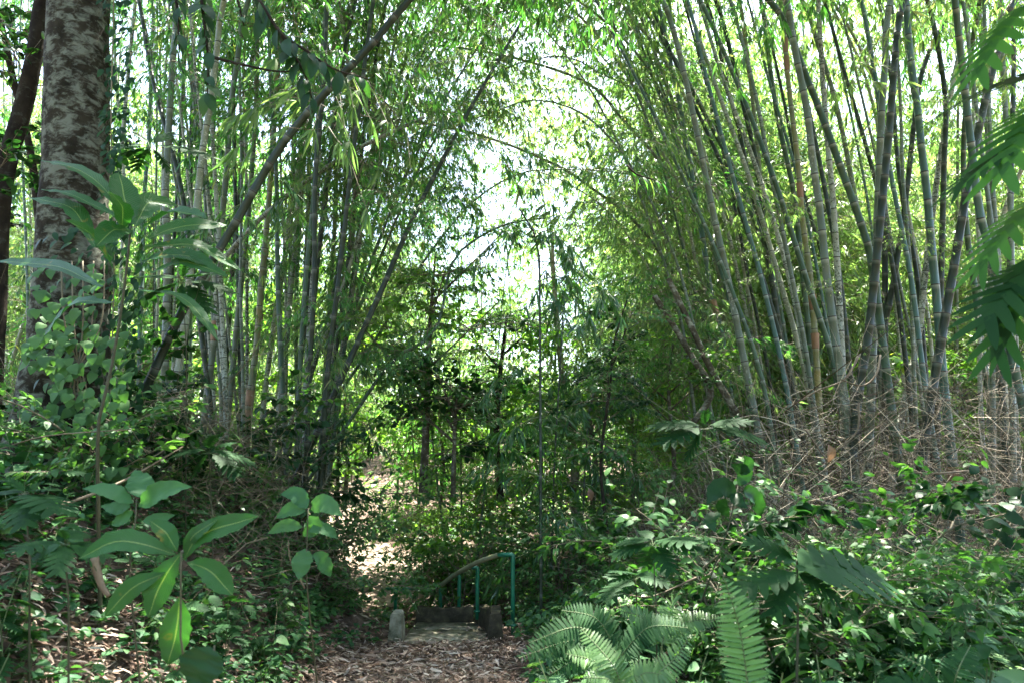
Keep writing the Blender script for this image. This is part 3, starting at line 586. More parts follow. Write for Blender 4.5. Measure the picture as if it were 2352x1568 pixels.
for pts, d, r, lab in (([(1242, 1215), (1241, 900), (1240, 700), (1238, 578)], 8.3, .019, 'straight black bare stem standing alone in front of the clearing'),
                       ([(1268, 1240), (1274, 1050), (1286, 850), (1295, 700)], 10, .015, 'second thinner dark stem right of the straight black stem'),
                       ([(1335, 1255), (1352, 950), (1375, 880), (1400, 800)], 10, .014, 'crooked thin dark sapling stem right of the two black stems')):
    build_culm(SP(pts, d, d), r, 'c_dark', lab, None, name='bamboo_shoot', top_ext=.6, taper=.4, sides=8,
        branches=[dict(n=11, kinds=('near',), lo=.2, sc=(.6, 1.1), gate=False)])

# --- further culms filling the two clumps and the grove behind; look-alikes share a label
def fan_fill(n, x0, x1, yb, topf, dr, wr, mats, label, group, nb, kinds, ext=3.5, lo=.5, hi=1.0, sc=(.7, 1.2), top_y=-40):
    for _ in range(n):
        xb = random.uniform(x0, x1); d = random.uniform(*dr); xt = topf(xb)+random.gauss(0, 55); b = random.uniform(-.12, .12)
        pts = [(xb+(xt-xb)*(s**(1.35+b)), yb+(top_y-yb)*s) for s in (0, .2, .4, .6, .8, 1)]
        pts = [(x+random.gauss(0, 4), y) for x, y in pts]
        w = random.uniform(*wr)
        build_culm(SP(pts, d, d+random.uniform(-.6, .6)), w*.5, random.choice(mats), label, group, top_ext=ext, nodelen=random.uniform(.28, .42), sides=8,
            branches=[dict(n=nb, kinds=kinds, lo=lo, hi=hi, sc=sc)])
MIX = ['c_green', 'c_grey', 'c_lichen', 'c_dark', 'c_blue', 'c_pale', 'c_grey']
fan_fill(31, 1740, 2400, 1080, lambda x: x-420+(x-1700)*.62, (9.5, 14), (.06, .1), MIX, 'bamboo culm standing among the others inside the dense right clump', 'culms filling the right clump', 2, ('far',), lo=.7)
fan_fill(31, 440, 765, 1110, lambda x: 640+(x-620)*1.9, (9, 14), (.05, .09), ['c_green', 'c_dark', 'c_lichen', 'c_dark', 'c_grey'], 'bamboo culm standing among the others inside the dense left clump', 'culms filling the left clump', 4, ('mid',))
fan_fill(17, -60, 520, 1080, lambda x: x+20, (11, 20), (.05, .09), ['c_green', 'c_dark', 'c_lichen'], 'thin bamboo culm in the shaded grove behind the mottled trunk', 'culms behind the mottled trunk', 9, ('dark', 'mid', 'mid'), lo=.15)
fan_fill(8, 1500, 2500, 1050, lambda x: x-100+(x-1900)*.15, (16, 30), (.07, .11), ['c_pale', 'c_grey', 'c_blue', 'c_green'], 'distant bamboo culm in bright foliage behind the right clump', 'distant culms on the right', 13, ('far', 'fine'), lo=.25, sc=(.8, 1.4))
fan_fill(6, -200, 950, 1050, lambda x: x+40+(x-400)*.1, (17, 30), (.07, .11), ['c_pale', 'c_grey', 'c_green'], 'distant bamboo culm in bright foliage behind the left clump', 'distant culms on the left', 13, ('far', 'mid'), lo=.2, sc=(.8, 1.4))
fan_fill(6, 900, 1560, 1050, lambda x: 1230+(x-1230)*1.4, (22, 40), (.07, .11), ['c_pale', 'c_grey', 'c_green'], 'distant slender bamboo culm beyond the clearing', 'distant culms beyond the clearing', 11, ('far',), lo=.1, hi=.75, sc=(.8, 1.3), top_y=350)
print('branches', NB[0])
#@@REST
# --- prototype culms with a full crown, copied for the groves behind
def crown_culm(seed, H, mat, leaf, nleaf=2600, lo=.12, leafL=.26, spread=1.5, label='', group=''):
    r = np.random.default_rng(seed); lean = r.uniform(-.12, .12, 2); s = np.linspace(0, 1, 14)
    C = np.stack([lean[0]*H*s+.16*H*s**3*np.sign(lean[0]), lean[1]*H*s, H*s*(1-.12*s**3)], 1)
    t = thing('bamboo_culm', (0, 0, 0), label, 'bamboo', group)
    mb = MB(); PT, _ = spline(C, step=.4); n = len(PT); tube(mb, PT, .05*(1-.75*np.linspace(0, 1, n)), 6); mb.UV[0][:n*6, 1] = np.repeat(np.arange(n), 6)*1.0+.2
    link('stem', mb.mesh('stem', [M[mat]]), t)
    mb = MB(); k = nleaf//7; f = lo+(1-lo)*r.random(k)**.8; ang = r.uniform(0, 2*PI, k)
    R = spread*(.15+.85*r.random(k)**.6)*np.clip(1.25-f*.6, .3, 1)*(.6+.5*np.sin(f*23+seed)**2)
    B = np.stack([np.interp(f*1, s, C[:, j]) for j in range(3)], 1); tip = B+np.stack([np.cos(ang)*R, np.sin(ang)*R, -.25*R+r.normal(0, .15, k)], 1)
    O = np.repeat(tip, 7, 0)+r.normal(0, .04, (k*7, 3)); d = np.repeat(np.stack([np.cos(ang), np.sin(ang), 0*ang-.9], 1), 7, 0)+r.normal(0, .75, (k*7, 3))
    place_leaves(mb, TPL_F, O, d, np.stack([r.normal(0, .5, k*7), r.normal(0, .5, k*7), np.ones(k*7)], 1), leafL*r.uniform(.6, 1.2, k*7), 0)
    for i in range(0, k, 3): tube(mb, [B[i], (B[i]+tip[i])/2+(0, 0, .06), tip[i]], .004, 3, 1, cap=False)
    link('crown', mb.mesh('crown', [M[leaf], M['twig']]), t); return t
TPL_F = leaf_tpl([(0, .1), (.35, 1), (1, .02)], .17, .2, .25)
def copy_tree(o, loc, rz, sc, label=None, group=None):
    c = o.copy(); COL.objects.link(c); c.location = loc; c.rotation_euler = (0, 0, rz); c.scale = (sc,)*3
    if label: c['label'] = label
    if group: c['group'] = group
    for ch in o.children: d = ch.copy(); COL.objects.link(d); d.parent = c
    return c
LB = 'tall leafy bamboo culm of the sunlit grove far behind the clearing'; GB = 'far leafy culms'
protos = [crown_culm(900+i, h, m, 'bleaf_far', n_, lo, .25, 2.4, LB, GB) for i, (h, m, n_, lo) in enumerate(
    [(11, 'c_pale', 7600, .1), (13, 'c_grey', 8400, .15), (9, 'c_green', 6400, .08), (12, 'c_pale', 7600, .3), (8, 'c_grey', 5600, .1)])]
first = set()
def sky_ok(x, y, H):
    """the grove is low where the sky shows over the clearing"""
    px, py = proj((x, y, H)); return px
k = 0
while k < 82:
    y = random.uniform(15, 34); x = random.uniform(-.82, .82)*y; px, _ = proj((x, y, 4)); i = random.randrange(5)
    if abs(x-xc(min(y, 22))) < 1.3 or (700 < px < 1600 and y < 23): continue
    h = [11, 13, 9, 12, 8][i]; sc = random.uniform(.8, 1.2); top = proj((x, y, h*sc))[1]
    if 900 < px < 1560:
        if random.random() < .08: continue
        want = 10 + 430*math.exp(-((px-1420)/85)**2) + random.uniform(-120, 160)   # top line of the trees round the gap
        sc = max(.3, ((784-want)/FPX*y*1.0+y*math.tan(PITCH)+1.6)/h)
        if sc > 1.4: continue
    elif px < 700 and random.random() < .25: continue
    loc = (x, y, gz(x, y, False)-.1); rz = random.uniform(0, 2*PI); k += 1
    if i not in first: first.add(i); o = protos[i]; o.location = loc; o.rotation_euler.z = rz; o.scale = (sc,)*3
    else: copy_tree(protos[i], loc, rz, sc)
for j in range(36):
    y = random.uniform(15, 27); px = random.uniform(1480, 2420) if j < 28 else random.uniform(-60, 700); x = (px-1176)/FPX*y; i = j % 4
    copy_tree(protos[i], (x, y, gz(x, y, False)-.1), random.uniform(0, 2*PI), random.uniform(.95, 1.3), 'tall bamboo culm closing the background with bright foliage right behind a clump', 'culms right behind the clumps')
LS = 'tall leafy bamboo culm of the unseen grove standing behind the viewpoint'  # unseen rest of the grove, put in to shade the foreground
k = 0
while k < 14:
    x, y = random.uniform(-11, 11), random.uniform(-12, 5)
    if math.hypot(x, y) < 3.4 or (y > -1 and abs(x) < 6 + y*.95): continue
    k += 1; copy_tree(protos[k % 3], (x, y, gz(x, y, False)-.1), random.uniform(0, 2*PI), random.uniform(.8, 1.1), LS, 'culms behind the viewpoint')
# the far wood closing the view
def far_wood():
    mb = MB(); n = 1500; O, D, N, L = [], [], [], []
    for i in range(n):
        y = random.uniform(44, 95); x = random.uniform(-.9, .9)*y; px = proj((x, y, 5))[0]
        hmax = (7.5 if 1180 < px < 1540 else 15)*y/60; z = random.random()*hmax; c = np.array([x, y, z+.5]); r = random.uniform(1.2, 2.6)
        m = 46; v = RNG.normal(0, 1, (m, 3)); v /= np.linalg.norm(v, axis=1)[:, None]
        O.append(c+v*r*rnd(.6, 1, (m, 1))*(1, 1, .7)); D.append(v+RNG.normal(0, .6, (m, 3))-(0, 0, .5)); N.append(v*.4+RNG.normal(0, .5, (m, 3))+(0, 0, .6)); L.append(rnd(.35, .8, m))
    place_leaves(mb, leaf_tpl([(0, .1), (.4, 1), (1, .05)], .5, .2, .2), np.concatenate(O), np.concatenate(D), np.concatenate(N), np.concatenate(L))
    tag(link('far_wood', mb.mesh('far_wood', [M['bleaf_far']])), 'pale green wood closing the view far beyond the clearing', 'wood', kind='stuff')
far_wood()

# ------------------------------------------------------------------ trees with traced trunks
def trunk_mesh(pts, rad, mat, sides=20, wob=.06, seed=0, name='trunk'):
    C, Ln = spline(pts, n=max(8, int(len(pts)*10))); n = len(C); rr = np.interp(np.linspace(0, 1, n), np.linspace(0, 1, len(rad)), rad)
    mb = MB(); tube(mb, C-C[0], rr, sides); V = mb.V[0]
    for i in range(n*sides):
        c = (C-C[0])[i//sides]; v = V[i]-c; a = noise.noise(Vector(V[i])*2.2+Vector((seed, 0, 0)))+.5*noise.noise(Vector(V[i])*6+Vector((seed, 3, 0)))
        V[i] = c+v*(1+wob*a)
    return mb.mesh(name, [M[mat]]), C
def big_tree():
    pts = [P(108, 1165, 6), P(128, 1050, 6), P(150, 900, 6), P(168, 600, 6), P(176, 300, 6), P(181, 0, 6), P(186, -400, 6), P(150, -800, 6.2)]
    r = 6/1568*72*.94; me, C = trunk_mesh(pts, [r*1.7, r*1.25, r*1.1, r*1.05, r, r*.98, r*.9, r*.7], 'bark', 32, .07)
    t = thing('broadleaf_tree', C[0], 'thick tree trunk with mottled pale lichen standing on the left bank', 'tree'); link('trunk', me, t)
    for j in range(4):
        a = j*1.6+.5; q = C[-8+j]; mb = MB(); c, _ = spline([q, q+np.array([math.cos(a)*.8, math.sin(a)*.8, .7]), q+np.array([math.cos(a)*2.2, math.sin(a)*2.2, 1.2])], n=10)
        tube(mb, c-C[0], np.linspace(.12, .03, 10), 8); link('limb', mb.mesh('limb', [M['bark']]), t)
        add_branches(t, Vector(C[0]), c, 9, ('b_dark', 'b_broad'), lo=.3, sc=(1, 1.5), gate=False)
    # a long unseen limb added above the frame to shade the foreground on the left
    q = C[int(len(C)*.72)]; c, _ = spline([q, q+np.array([.9, -.3, .6]), q+np.array([2.2, -.6, 1.0]), q+np.array([3.6, -.4, 1.1])], n=14); c[:, 2] += np.linspace(0, max(0, 7.6-c[-1][2]), 14)
    mb = MB(); tube(mb, c-C[0], np.linspace(.14, .03, 14), 8); link('limb', mb.mesh('limb', [M['bark']]), t); org = Vector(C[0])
    for _ in range(80):
        p = Vector(c[random.randint(2, 13)]); rz = random.uniform(0, 6.28); sc = random.uniform(1, 1.6); e = p+Vector((math.cos(rz), math.sin(rz), 0))*sc*1.2
        if proj(e-Vector((0, 0, .35)))[1] > -110: continue
        link('leafy_branch', random.choice(BB['broad']+BB['dark']), t, p-org, scale=sc, rot=(random.gauss(0, .2), random.gauss(0, .2), rz))
big_tree()
def small_tree(pts, rad, bark, label, kinds, n, lo=.35, sc=(.6, 1.1), group=None, name='small_tree', cat='tree', gate=False, limbs=0):
    me, C = trunk_mesh(pts, rad, bark, 10, .08, random.random()*9)
    t = thing(name, C[0], label, cat, group); link('trunk', me, t); org = Vector(C[0])
    for j in range(limbs):
        i = int(len(C)*random.uniform(.35, .85)); a = random.uniform(0, 2*PI); l = random.uniform(.6, 1.5); q = C[i]
        c, _ = spline([q, q+np.array([math.cos(a)*l*.4, math.sin(a)*l*.4, l*.35]), q+np.array([math.cos(a)*l, math.sin(a)*l, l*.9])], n=8)
        mb = MB(); tube(mb, c-C[0], np.linspace(rad[-1]*.9+.008, .006, 8), 6); link('limb', mb.mesh('limb', [M[bark]]), t)
        add_branches(t, org, c, 4, kinds, lo=.4, sc=sc, gate=gate)
    add_branches(t, org, C, n, kinds, lo=lo, sc=sc, gate=gate); return t
small_tree([P(972, 1130, 11), P(980, 950, 11), P(985, 800, 11), P(992, 690, 11), P(1000, 590, 11)], [.075, .06, .05, .035, .015], 'bark_brown', 'small tree with brown trunk branching behind the landing, olive leaves', ('b_broad', 'b_sunny'), 18, .1, (.5, .9), limbs=8)
small_tree([P(1040, 1140, 10.5), P(1043, 1040, 10.5), P(1046, 950, 10.5), P(1050, 900, 10.5)], [.04, .035, .03, .02], 'bark_brown', 'thin dark trunk right of the small brown tree', ('b_dark', 'b_broad'), 12, .5, (.6, 1), limbs=3)
small_tree([P(1150, 1150, 12.5), P(1140, 1000, 12.5), P(1150, 850, 12.5), P(1165, 720, 12.5)], [.07, .06, .045, .02], 'bark_dark', 'dense very dark leaved tree in the middle of the clearing', ('b_dark', 'b_broad', 'b_sunny', 'b_sunny'), 16, .05, (.6, 1), limbs=3)
small_tree([P(1322, 1190, 13), P(1318, 1050, 13), P(1300, 930, 13), P(1285, 800, 13), P(1272, 640, 13), P(1268, 540, 13)], [.085, .08, .075, .06, .045, .03], 'bark_pale', 'pale yellowish tree trunk right of the black stems', ('mid', 'b_light'), 12, .5, (.5, .9), gate=True)
small_tree([P(1395, 1230, 9), P(1380, 1060, 9), P(1400, 900, 9), P(1410, 790, 9), P(1440, 690, 9)], [.025, .02, .018, .014, .008], 'bark_dark', 'slender sapling with dark rounded leaves in front of the sky gap', ('b_dark', 'b_broad'), 12, .45, (.4, .65), limbs=2)
small_tree([P(1560, 1010, 10.5), P(1585, 850, 10.5), P(1545, 740, 10.5), P(1500, 672, 10.5)][0:1]+[P(1632, 905, 10.5), P(1590, 820, 10.5), P(1545, 745, 10.5), P(1503, 680, 10.5)], [.05, .05, .05, .045, .045], 'bark_brown', 'broken brown trunk leaning left at the edge of the right clump', ('b_broad',), 2, .1, (.4, .6))
small_tree([P(1700, 960, 10.2), P(1640, 860, 10.2), P(1585, 745, 10.2), P(1535, 640, 10.2)], [.05, .05, .045, .04], 'bark_brown', 'second broken trunk leaning left just above the first', ('b_broad',), 2, .1, (.4, .6))
small_tree([P(-35, 1150, 7.5), P(-25, 950, 7.5), P(-12, 760, 7.5), P(8, 425, 7.5), P(50, 260, 7.5), P(80, 120, 7.5), P(105, -60, 7.5), P(120, -250, 7.5)], [.13, .11, .1, .1, .09, .08], 'bark_dark', 'dark vine covered trunk leaning beside the mottled trunk', ('b_dark',), 14, .3, (.5, .9))
small_tree([P(95, 560, 9), P(70, 350, 9), P(30, 180, 9), P(0, 40, 9)], [.05, .05, .045, .04], 'bark_dark', 'thin dark trunk bending left at the top left corner', ('b_dark',), 10, .3, (.6, 1))
for x, y1, d, kd, lab in ((790, 1010, 13.5, 'b_broad', 'bushy green tree between the left clump and the brown trunk'), (1010, 900, 14, 'b_sunny', 'leafy tree behind the small brown tree'),
                         (1090, 900, 15, 'b_light', 'bright leaved tree right behind the dark one'), (1235, 960, 14, 'b_broad', 'leafy young tree behind the straight black stem'),
                         (1450, 860, 14, 'b_light', 'light green tree under the sky gap'), (1540, 900, 12, 'b_broad', 'young tree crowding the broken trunks'), (1360, 980, 12, 'b_light', 'low light green tree behind the crooked sapling')):
    small_tree([P(x, 1170, d), P(x+8, 1060, d), P(x-4, y1, d), P(x+6, y1-110, d)], [.05, .04, .03, .012], 'bark_brown', lab, ('b_sunny', 'b_sunny', 'b_light', 'mid'), 15, .03, (.55, 1.0), limbs=4)

# ------------------------------------------------------------------ single big leaves, rosettes, ferns
def ribbon(mb, pts, W, shape, up=(0, 0, 1), fold=.12, m=0, n=17, cup=0):
    """a long leaf blade along pts (world), 5 columns across"""
    C, Ln = spline(pts, n=n); d = np.gradient(C, axis=0); d /= np.linalg.norm(d, axis=1)[:, None]
    s = np.linspace(0, 1, n); w = np.interp(s, [a for a, _ in shape], [b for _, b in shape])*W*.5
    up = np.asarray(up, float); Y = np.cross(up, d); Y /= np.linalg.norm(Y, axis=1)[:, None]+1e-9; Z = np.cross(d, Y)
    V, uv = [], []; ys = (-1, -.5, 0, .5, 1); seedv = random.uniform(0, 6)
    for i in range(n):
        for y in ys:
            rip = .05*W*(math.sin(i*2.1+y*3)*abs(y)+.5*math.sin(i*.9+seedv))
            if abs(y) == 1: w_ = 1+.06*math.sin(i*3.7+seedv)+.04*math.sin(i*5.9+y)
            else: w_ = 1
            V.append(C[i]+Y[i]*y*w[i]*w_+Z[i]*(abs(y)*w[i]*fold*2+rip)); uv.append((s[i], y))
    Q = [(i*5+j, i*5+j+1, i*5+j+6, i*5+j+5) for i in range(n-1) for j in range(4)]
    mb.add(V, Q, None, m, uv)
def rosette(d, centre, stem, leaves, label, name='broadleaf_plant', mat='big', shape=ELLIP, cat='plant', sr=.008, cs=None, face=.75, dz=.1):
    """leaves: (base, mid, tip, width px) in photo pixels; cs maps crop to photo coordinates"""
    f = cs or (lambda x, y: (x, y)); st = [P(*f(*q), d) for q in stem]; q = st[-1].copy(); dd = (st[-1]-st[-2]).normalized(); k = 0
    while q.z > gz(q.x, q.y, False)-.05 and k < 40: q = q+Vector((dd.x*.05, .02, -.06)); k += 1
    if k: st.append(q)
    org = Vector(st[-1]); t = thing(name, org, label, cat); mb = MB(); c, _ = spline([p-org for p in st], n=16); tube(mb, c, np.linspace(sr*.5, sr*.95, 16), 8); link('stem', mb.mesh('stem', [M['stalk']]), t)
    for b, m_, tp, w in leaves:
        o = random.uniform(-1, 1)*dz*(d/3); B = P(*f(*b), d); Mi = P(*f(*m_), d+o*.55); T = P(*f(*tp), d+o)
        toc = (Vector((0, 0, CAMZ))-Mi).normalized(); w *= 1.04; up = (toc*face+Vector((0, 0, 1))*(1-face)+Vector((random.gauss(0, .15), 0, random.gauss(0, .1))))
        mb = MB(); ribbon(mb, [B-org, Mi-org, T-org], w*d/1568*(0.5 if cs else 1), shape, up, random.uniform(.05, .16))
        link('leaf', mb.mesh('leaf', [M[mat]]), t)
    return t
f5 = lambda x, y: (x*.5, 784+y*.5); f6 = lambda x, y: (574+x*.5, 784+y*.5); f7 = lambda x, y: (1148+x*.5, 784+y*.5); f8 = lambda x, y: (1722.6+x*.5, 784+y*.5); f1 = lambda x, y: (x*.5, y*.5)
rosette(4.2, None, [(600, 1040), (580, 1250), (545, 1500), (500, 1750), (450, 2000)], [
    ((585, 990), (400, 800), (190, 735), 95), ((560, 1010), (340, 900), (190, 870), 80), ((440, 1140), (330, 960), (140, 910), 100), ((600, 1030), (570, 900), (545, 790), 135), ((620, 1040), (690, 930), (815, 945), 130),
    ((650, 1050), (800, 975), (950, 1005), 100), ((680, 1095), (840, 1040), (1045, 1035), 85), ((600, 1060), (520, 1060), (440, 1135), 100),
    ((680, 1135), (900, 1130), (1110, 1245), 75), ((690, 1255), (850, 1205), (1045, 1270), 75), ((650, 1200), (820, 1170), (1000, 1230), 90), ((470, 1320), (260, 1225), (-20, 1200), 75),
    ((600, 1330), (840, 1370), (1005, 1568), 60), ((520, 1390), (330, 1400), (180, 1580), 85), ((560, 1060), (560, 950), (500, 880), 90), ((520, 1230), (420, 1080), (300, 1010), 70)],
    'tall plant with long strap leaves in a rosette in front of the mottled trunk', 'strap_leaf_plant', 'big', STRAP, cs=f1, sr=.014, dz=.5, face=.55)
rosette(2.8, None, [(832, 960), (832, 1180), (850, 1500)], [((810, 975), (560, 915), (360, 995), 100), ((815, 965), (760, 875), (685, 820), 80), ((845, 1000), (930, 885), (1190, 800), 95), ((850, 990), (885, 895), (1000, 815), 60),
    ((860, 1015), (960, 1050), (1070, 1165), 105), ((830, 970), (740, 1110), (680, 1268), 115), ((760, 1060), (610, 1130), (480, 1265), 85), ((825, 1170), (810, 1330), (770, 1485), 125)],
    'young plant with long glossy drooping oval leaves low on the left bank', mat='big', cs=f5, sr=.007)
rosette(3.5, None, [(628, 720), (618, 880), (600, 1120)], [((640, 715), (640, 650), (620, 588), 115), ((610, 740), (500, 685), (378, 672), 80), ((640, 755), (740, 690), (880, 665), 100), ((600, 752), (540, 765), (465, 752), 65), ((655, 825), (730, 812), (805, 795), 55), ((612, 780), (560, 815), (510, 842), 70)],
    'young broad leaved plant just above the glossy drooping one', mat='weed', shape=OVATE, cs=f5, sr=.007)
rosette(4.8, None, [(268, 765), (262, 950), (265, 1150)], [((265, 765), (210, 700), (140, 700), 75), ((280, 770), (340, 742), (425, 800), 85), ((255, 778), (190, 770), (118, 812), 70), ((272, 800), (290, 850), (240, 892), 80), ((270, 870), (340, 858), (405, 905), 62), ((250, 950), (240, 1020), (225, 1095), 95), ((290, 975), (335, 1010), (372, 1080), 75), ((240, 850), (160, 845), (80, 882), 58)],
    'soft broad leaved plant at the edge of the left bank above the litter', mat='weed', shape=OVATE, cs=f6)
rosette(4.6, None, [(1095, 660), (1050, 850), (960, 1100)], [((1090, 690), (1010, 672), (950, 745), 90), ((1100, 660), (1125, 600), (1060, 560), 70), ((1120, 690), (1175, 725), (1200, 805), 85), ((1085, 690), (1095, 735), (1140, 765), 60), ((1000, 780), (975, 820), (990, 875), 70), ((1035, 720), (1025, 760), (1055, 805), 60), ((1110, 610), (1140, 560), (1120, 520), 60)],
    'dark glossy leaved plant in front of the dead twigs on the right', mat='broad_dark', shape=OVATE, cs=f7)
rosette(2.7, None, [(985, 1395), (975, 1568), (960, 1700)], [((965, 1400), (930, 1480), (880, 1590), 190)], 'single wide dark green leaf at the bottom edge of the left bank', mat='broad_dark', shape=OVATE, cs=f5)

def lobed_tpl(n=6, W=.7, depth=.6, droop=.25, lw=1.0):
    V, Q, uv = [], [], []
    def strip(p, q, w0, w1, w2, dr):
        b = len(V); p = np.array(p); q = np.array(q); d = q-p; nrm = np.array([-d[1], d[0]])/(np.linalg.norm(d)+1e-9)
        for s, w in ((0, w0), (.35, w1), (.75, w2), (1, .004)):
            for y in (-1, 1):
                c = p+d*s+nrm*y*w; V.append((c[0], c[1], -dr*c[0]**2-.25*c[1]**2)); uv.append((s, y*.9 if y else 0))
        for i in range(3): Q.append((b+i*2, b+i*2+1, b+i*2+3, b+i*2+2))
    strip((0, 0), (1, 0), .03, .09, .07, droop)
    for i in range(n):
        s = .14+.72*i/(n-1); l = W*.5*math.sin(PI*(.22+.62*i/(n-1)))**.8
        for sg in (-1, 1): strip((s-.05, 0), (s+.13+.05*i/n, sg*l), .055*lw, .06*lw, .045*lw, droop)
    return np.array(V), np.array(Q), np.array(uv)
TPL_L = lobed_tpl(); TPL_LF = lobed_tpl(8, .62, droop=.4, lw=.62)
def lobed_plant(d, cs, stem, leaves, label, mat, name='lobed_leaf_plant', cat='plant', sr=.012, tpl=None, face=None):
    st = [P(*cs(*q), d) for q in stem]; q = st[-1].copy(); k = 0
    while q.z > gz(q.x, q.y, False)-.05 and k < 60: q = q+Vector((0, .01, -.06)); k += 1
    st.append(q); org = Vector(q); t = thing(name, org, label, cat); mb = MB(); c, _ = spline([p-org for p in st], n=18); tube(mb, c, np.linspace(sr*.45, sr*.8, 18), 8); link('stem', mb.mesh('stem', [M['stalk']]), t)
    for e in leaves:
        b, tp = e[0], e[1]; B = P(*cs(*b), d+random.uniform(-.1, .1)); T = P(*cs(*tp), d+random.uniform(-.25, .15)); dv = T-B; i = int(np.argmin(np.linalg.norm(c+np.array(org)-np.array(B), axis=1)))
        mb = MB(); tube(mb, [c[i], np.array(B-org)], sr*.3, 5, 1, cap=False)
        toc = (Vector((0, 0, CAMZ))-B).normalized(); N = toc*(face if face is not None else e[2] if len(e) > 2 else .5)+Vector((random.gauss(0, .2), 0, 1))
        place_leaves(mb, tpl or TPL_L, [B-org], [dv], [N], np.array([dv.length*1.08])); link('leaf', mb.mesh('leaf', [M[e[3] if len(e) > 3 else mat], M['green_twig']]), t)
    return t
ident = lambda x, y: (x, y)
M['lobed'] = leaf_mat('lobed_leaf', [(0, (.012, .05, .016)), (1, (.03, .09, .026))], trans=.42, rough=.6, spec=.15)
M['lobed_lit'] = leaf_mat('lobed_leaf_lit', [(0, (.04, .13, .03)), (1, (.07, .19, .04))], trans=.55, rough=.45, spec=.3)  # brighter copy of the lobed leaf, backlight put into the colour
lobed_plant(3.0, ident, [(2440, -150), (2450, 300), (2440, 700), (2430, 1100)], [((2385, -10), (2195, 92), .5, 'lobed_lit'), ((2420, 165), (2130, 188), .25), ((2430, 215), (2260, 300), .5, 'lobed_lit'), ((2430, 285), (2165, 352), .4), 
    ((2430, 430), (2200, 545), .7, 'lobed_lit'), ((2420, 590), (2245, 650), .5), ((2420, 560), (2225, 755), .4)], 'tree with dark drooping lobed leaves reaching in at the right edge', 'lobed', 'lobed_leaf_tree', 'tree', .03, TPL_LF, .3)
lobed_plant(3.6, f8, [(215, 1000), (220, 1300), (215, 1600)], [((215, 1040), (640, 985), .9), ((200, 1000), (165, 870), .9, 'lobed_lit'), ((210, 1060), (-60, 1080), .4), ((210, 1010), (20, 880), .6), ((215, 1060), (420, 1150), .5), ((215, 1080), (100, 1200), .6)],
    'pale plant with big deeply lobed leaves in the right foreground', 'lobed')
def right_shade_crown():
    """unseen crown added to the lobed-leaf tree, outside the frame, to shade the foreground"""
    t = [o for o in S.objects if o.name.startswith('lobed_leaf_tree')][0]; org = Vector(t.location)
    b = Vector(P(2440, -150, 3.0)); c, _ = spline([b, b+Vector((.1, .5, 1.6)), b+Vector((.2, 1.2, 3.2)), b+Vector((.5, 2.0, 4.6))], n=14)
    mb = MB(); tube(mb, c-np.array(org), np.linspace(.035, .015, 14), 8); link('trunk', mb.mesh('trunk', [M['bark_brown']]), t)
    for _ in range(170):  # leafy branches added out of view to keep sun off the right foreground
        p = Vector(c[random.randint(3, 13)]); rz = random.uniform(0, 6.28); sc = random.uniform(1, 1.8); e = p+Vector((math.cos(rz), math.sin(rz), 0))*sc*1.2
        if any(-60 < proj(v)[1] and -60 < proj(v)[0] < 2410 for v in (e-Vector((0, 0, .8)), e, e+(e-p)*.3-Vector((0, 0, .5)), p)): continue
        link('leafy_branch', random.choice(BB['broad']+BB['dark']), t, p-org, scale=sc, rot=(random.gauss(0, .2), random.gauss(0, .2), rz))
right_shade_crown()
for (x, y, d, s, lab) in ((60, 1140, 3.6, 1, 'dark lobed leaf plant at the left edge below the trunk'), (150, 1250, 3.2, 1.1, 'dark lobed plant left of the glossy drooping one'), (420, 650, 6.2, 1.4, 'dark lobed climber leaves under the big leaning culm'),
                        (345, 340, 6.5, 1.2, 'lobed leaves growing beside the thick pale grey culm'), (1500, 1250, 4.4, 1.0, 'leafy lobed plant in the middle of the right undergrowth'), (1460, 1330, 4.8, .8, 'lobed plant between the green post and the pale fern'), (480, 1040, 6, 1, 'lobed plant on top of the left bank'), (1620, 985, 7, 1.3, 'broad lobed leaves in front of the base of the right clump')):
    lv = []
    for j in range(7):
        a = j*2*PI/7+random.uniform(-.3, .3); l = 95*s*random.uniform(.8, 1.2)
        lv.append(((x+math.cos(a)*12*s, y-5+math.sin(a)*8), (x+math.cos(a)*l, y+math.sin(a)*l*.45), .45))
    lobed_plant(d, ident, [(x, y), (x+4, y+90), (x+8, y+180)], lv, lab, 'lobed', sr=.008)

def frond(mb, pts, W, n=24, m=0, up=(0, -.6, 1), pinW=.2):
    C, Ln = spline(pts, n=n*2); tube(mb, C, np.linspace(.004, .0015, n*2), 5, 1, cap=False)
    d = np.gradient(C, axis=0); d /= np.linalg.norm(d, axis=1)[:, None]; O, D, N, L = [], [], [], []
    up = np.array(up, float)
    for i in range(2, n*2, 2):
        s = i/(n*2); y = np.cross(up, d[i]); y /= np.linalg.norm(y)+1e-9
        for sg in (-1, 1):
            O.append(C[i]+d[i]*(.002*sg)); D.append(y*sg+d[i]*.28+RNG.normal(0, .05, 3)); N.append(up+RNG.normal(0, .08, 3)); L.append(W*.5*(math.sin(PI*min(1, .18+s*.84))**.65)*random.uniform(.92, 1.05)+.008)
    place_leaves(mb, leaf_tpl([(0, .75), (.3, 1), (.7, .8), (1, .08)], pinW, .12, .08), O, D, N, np.array(L), m)
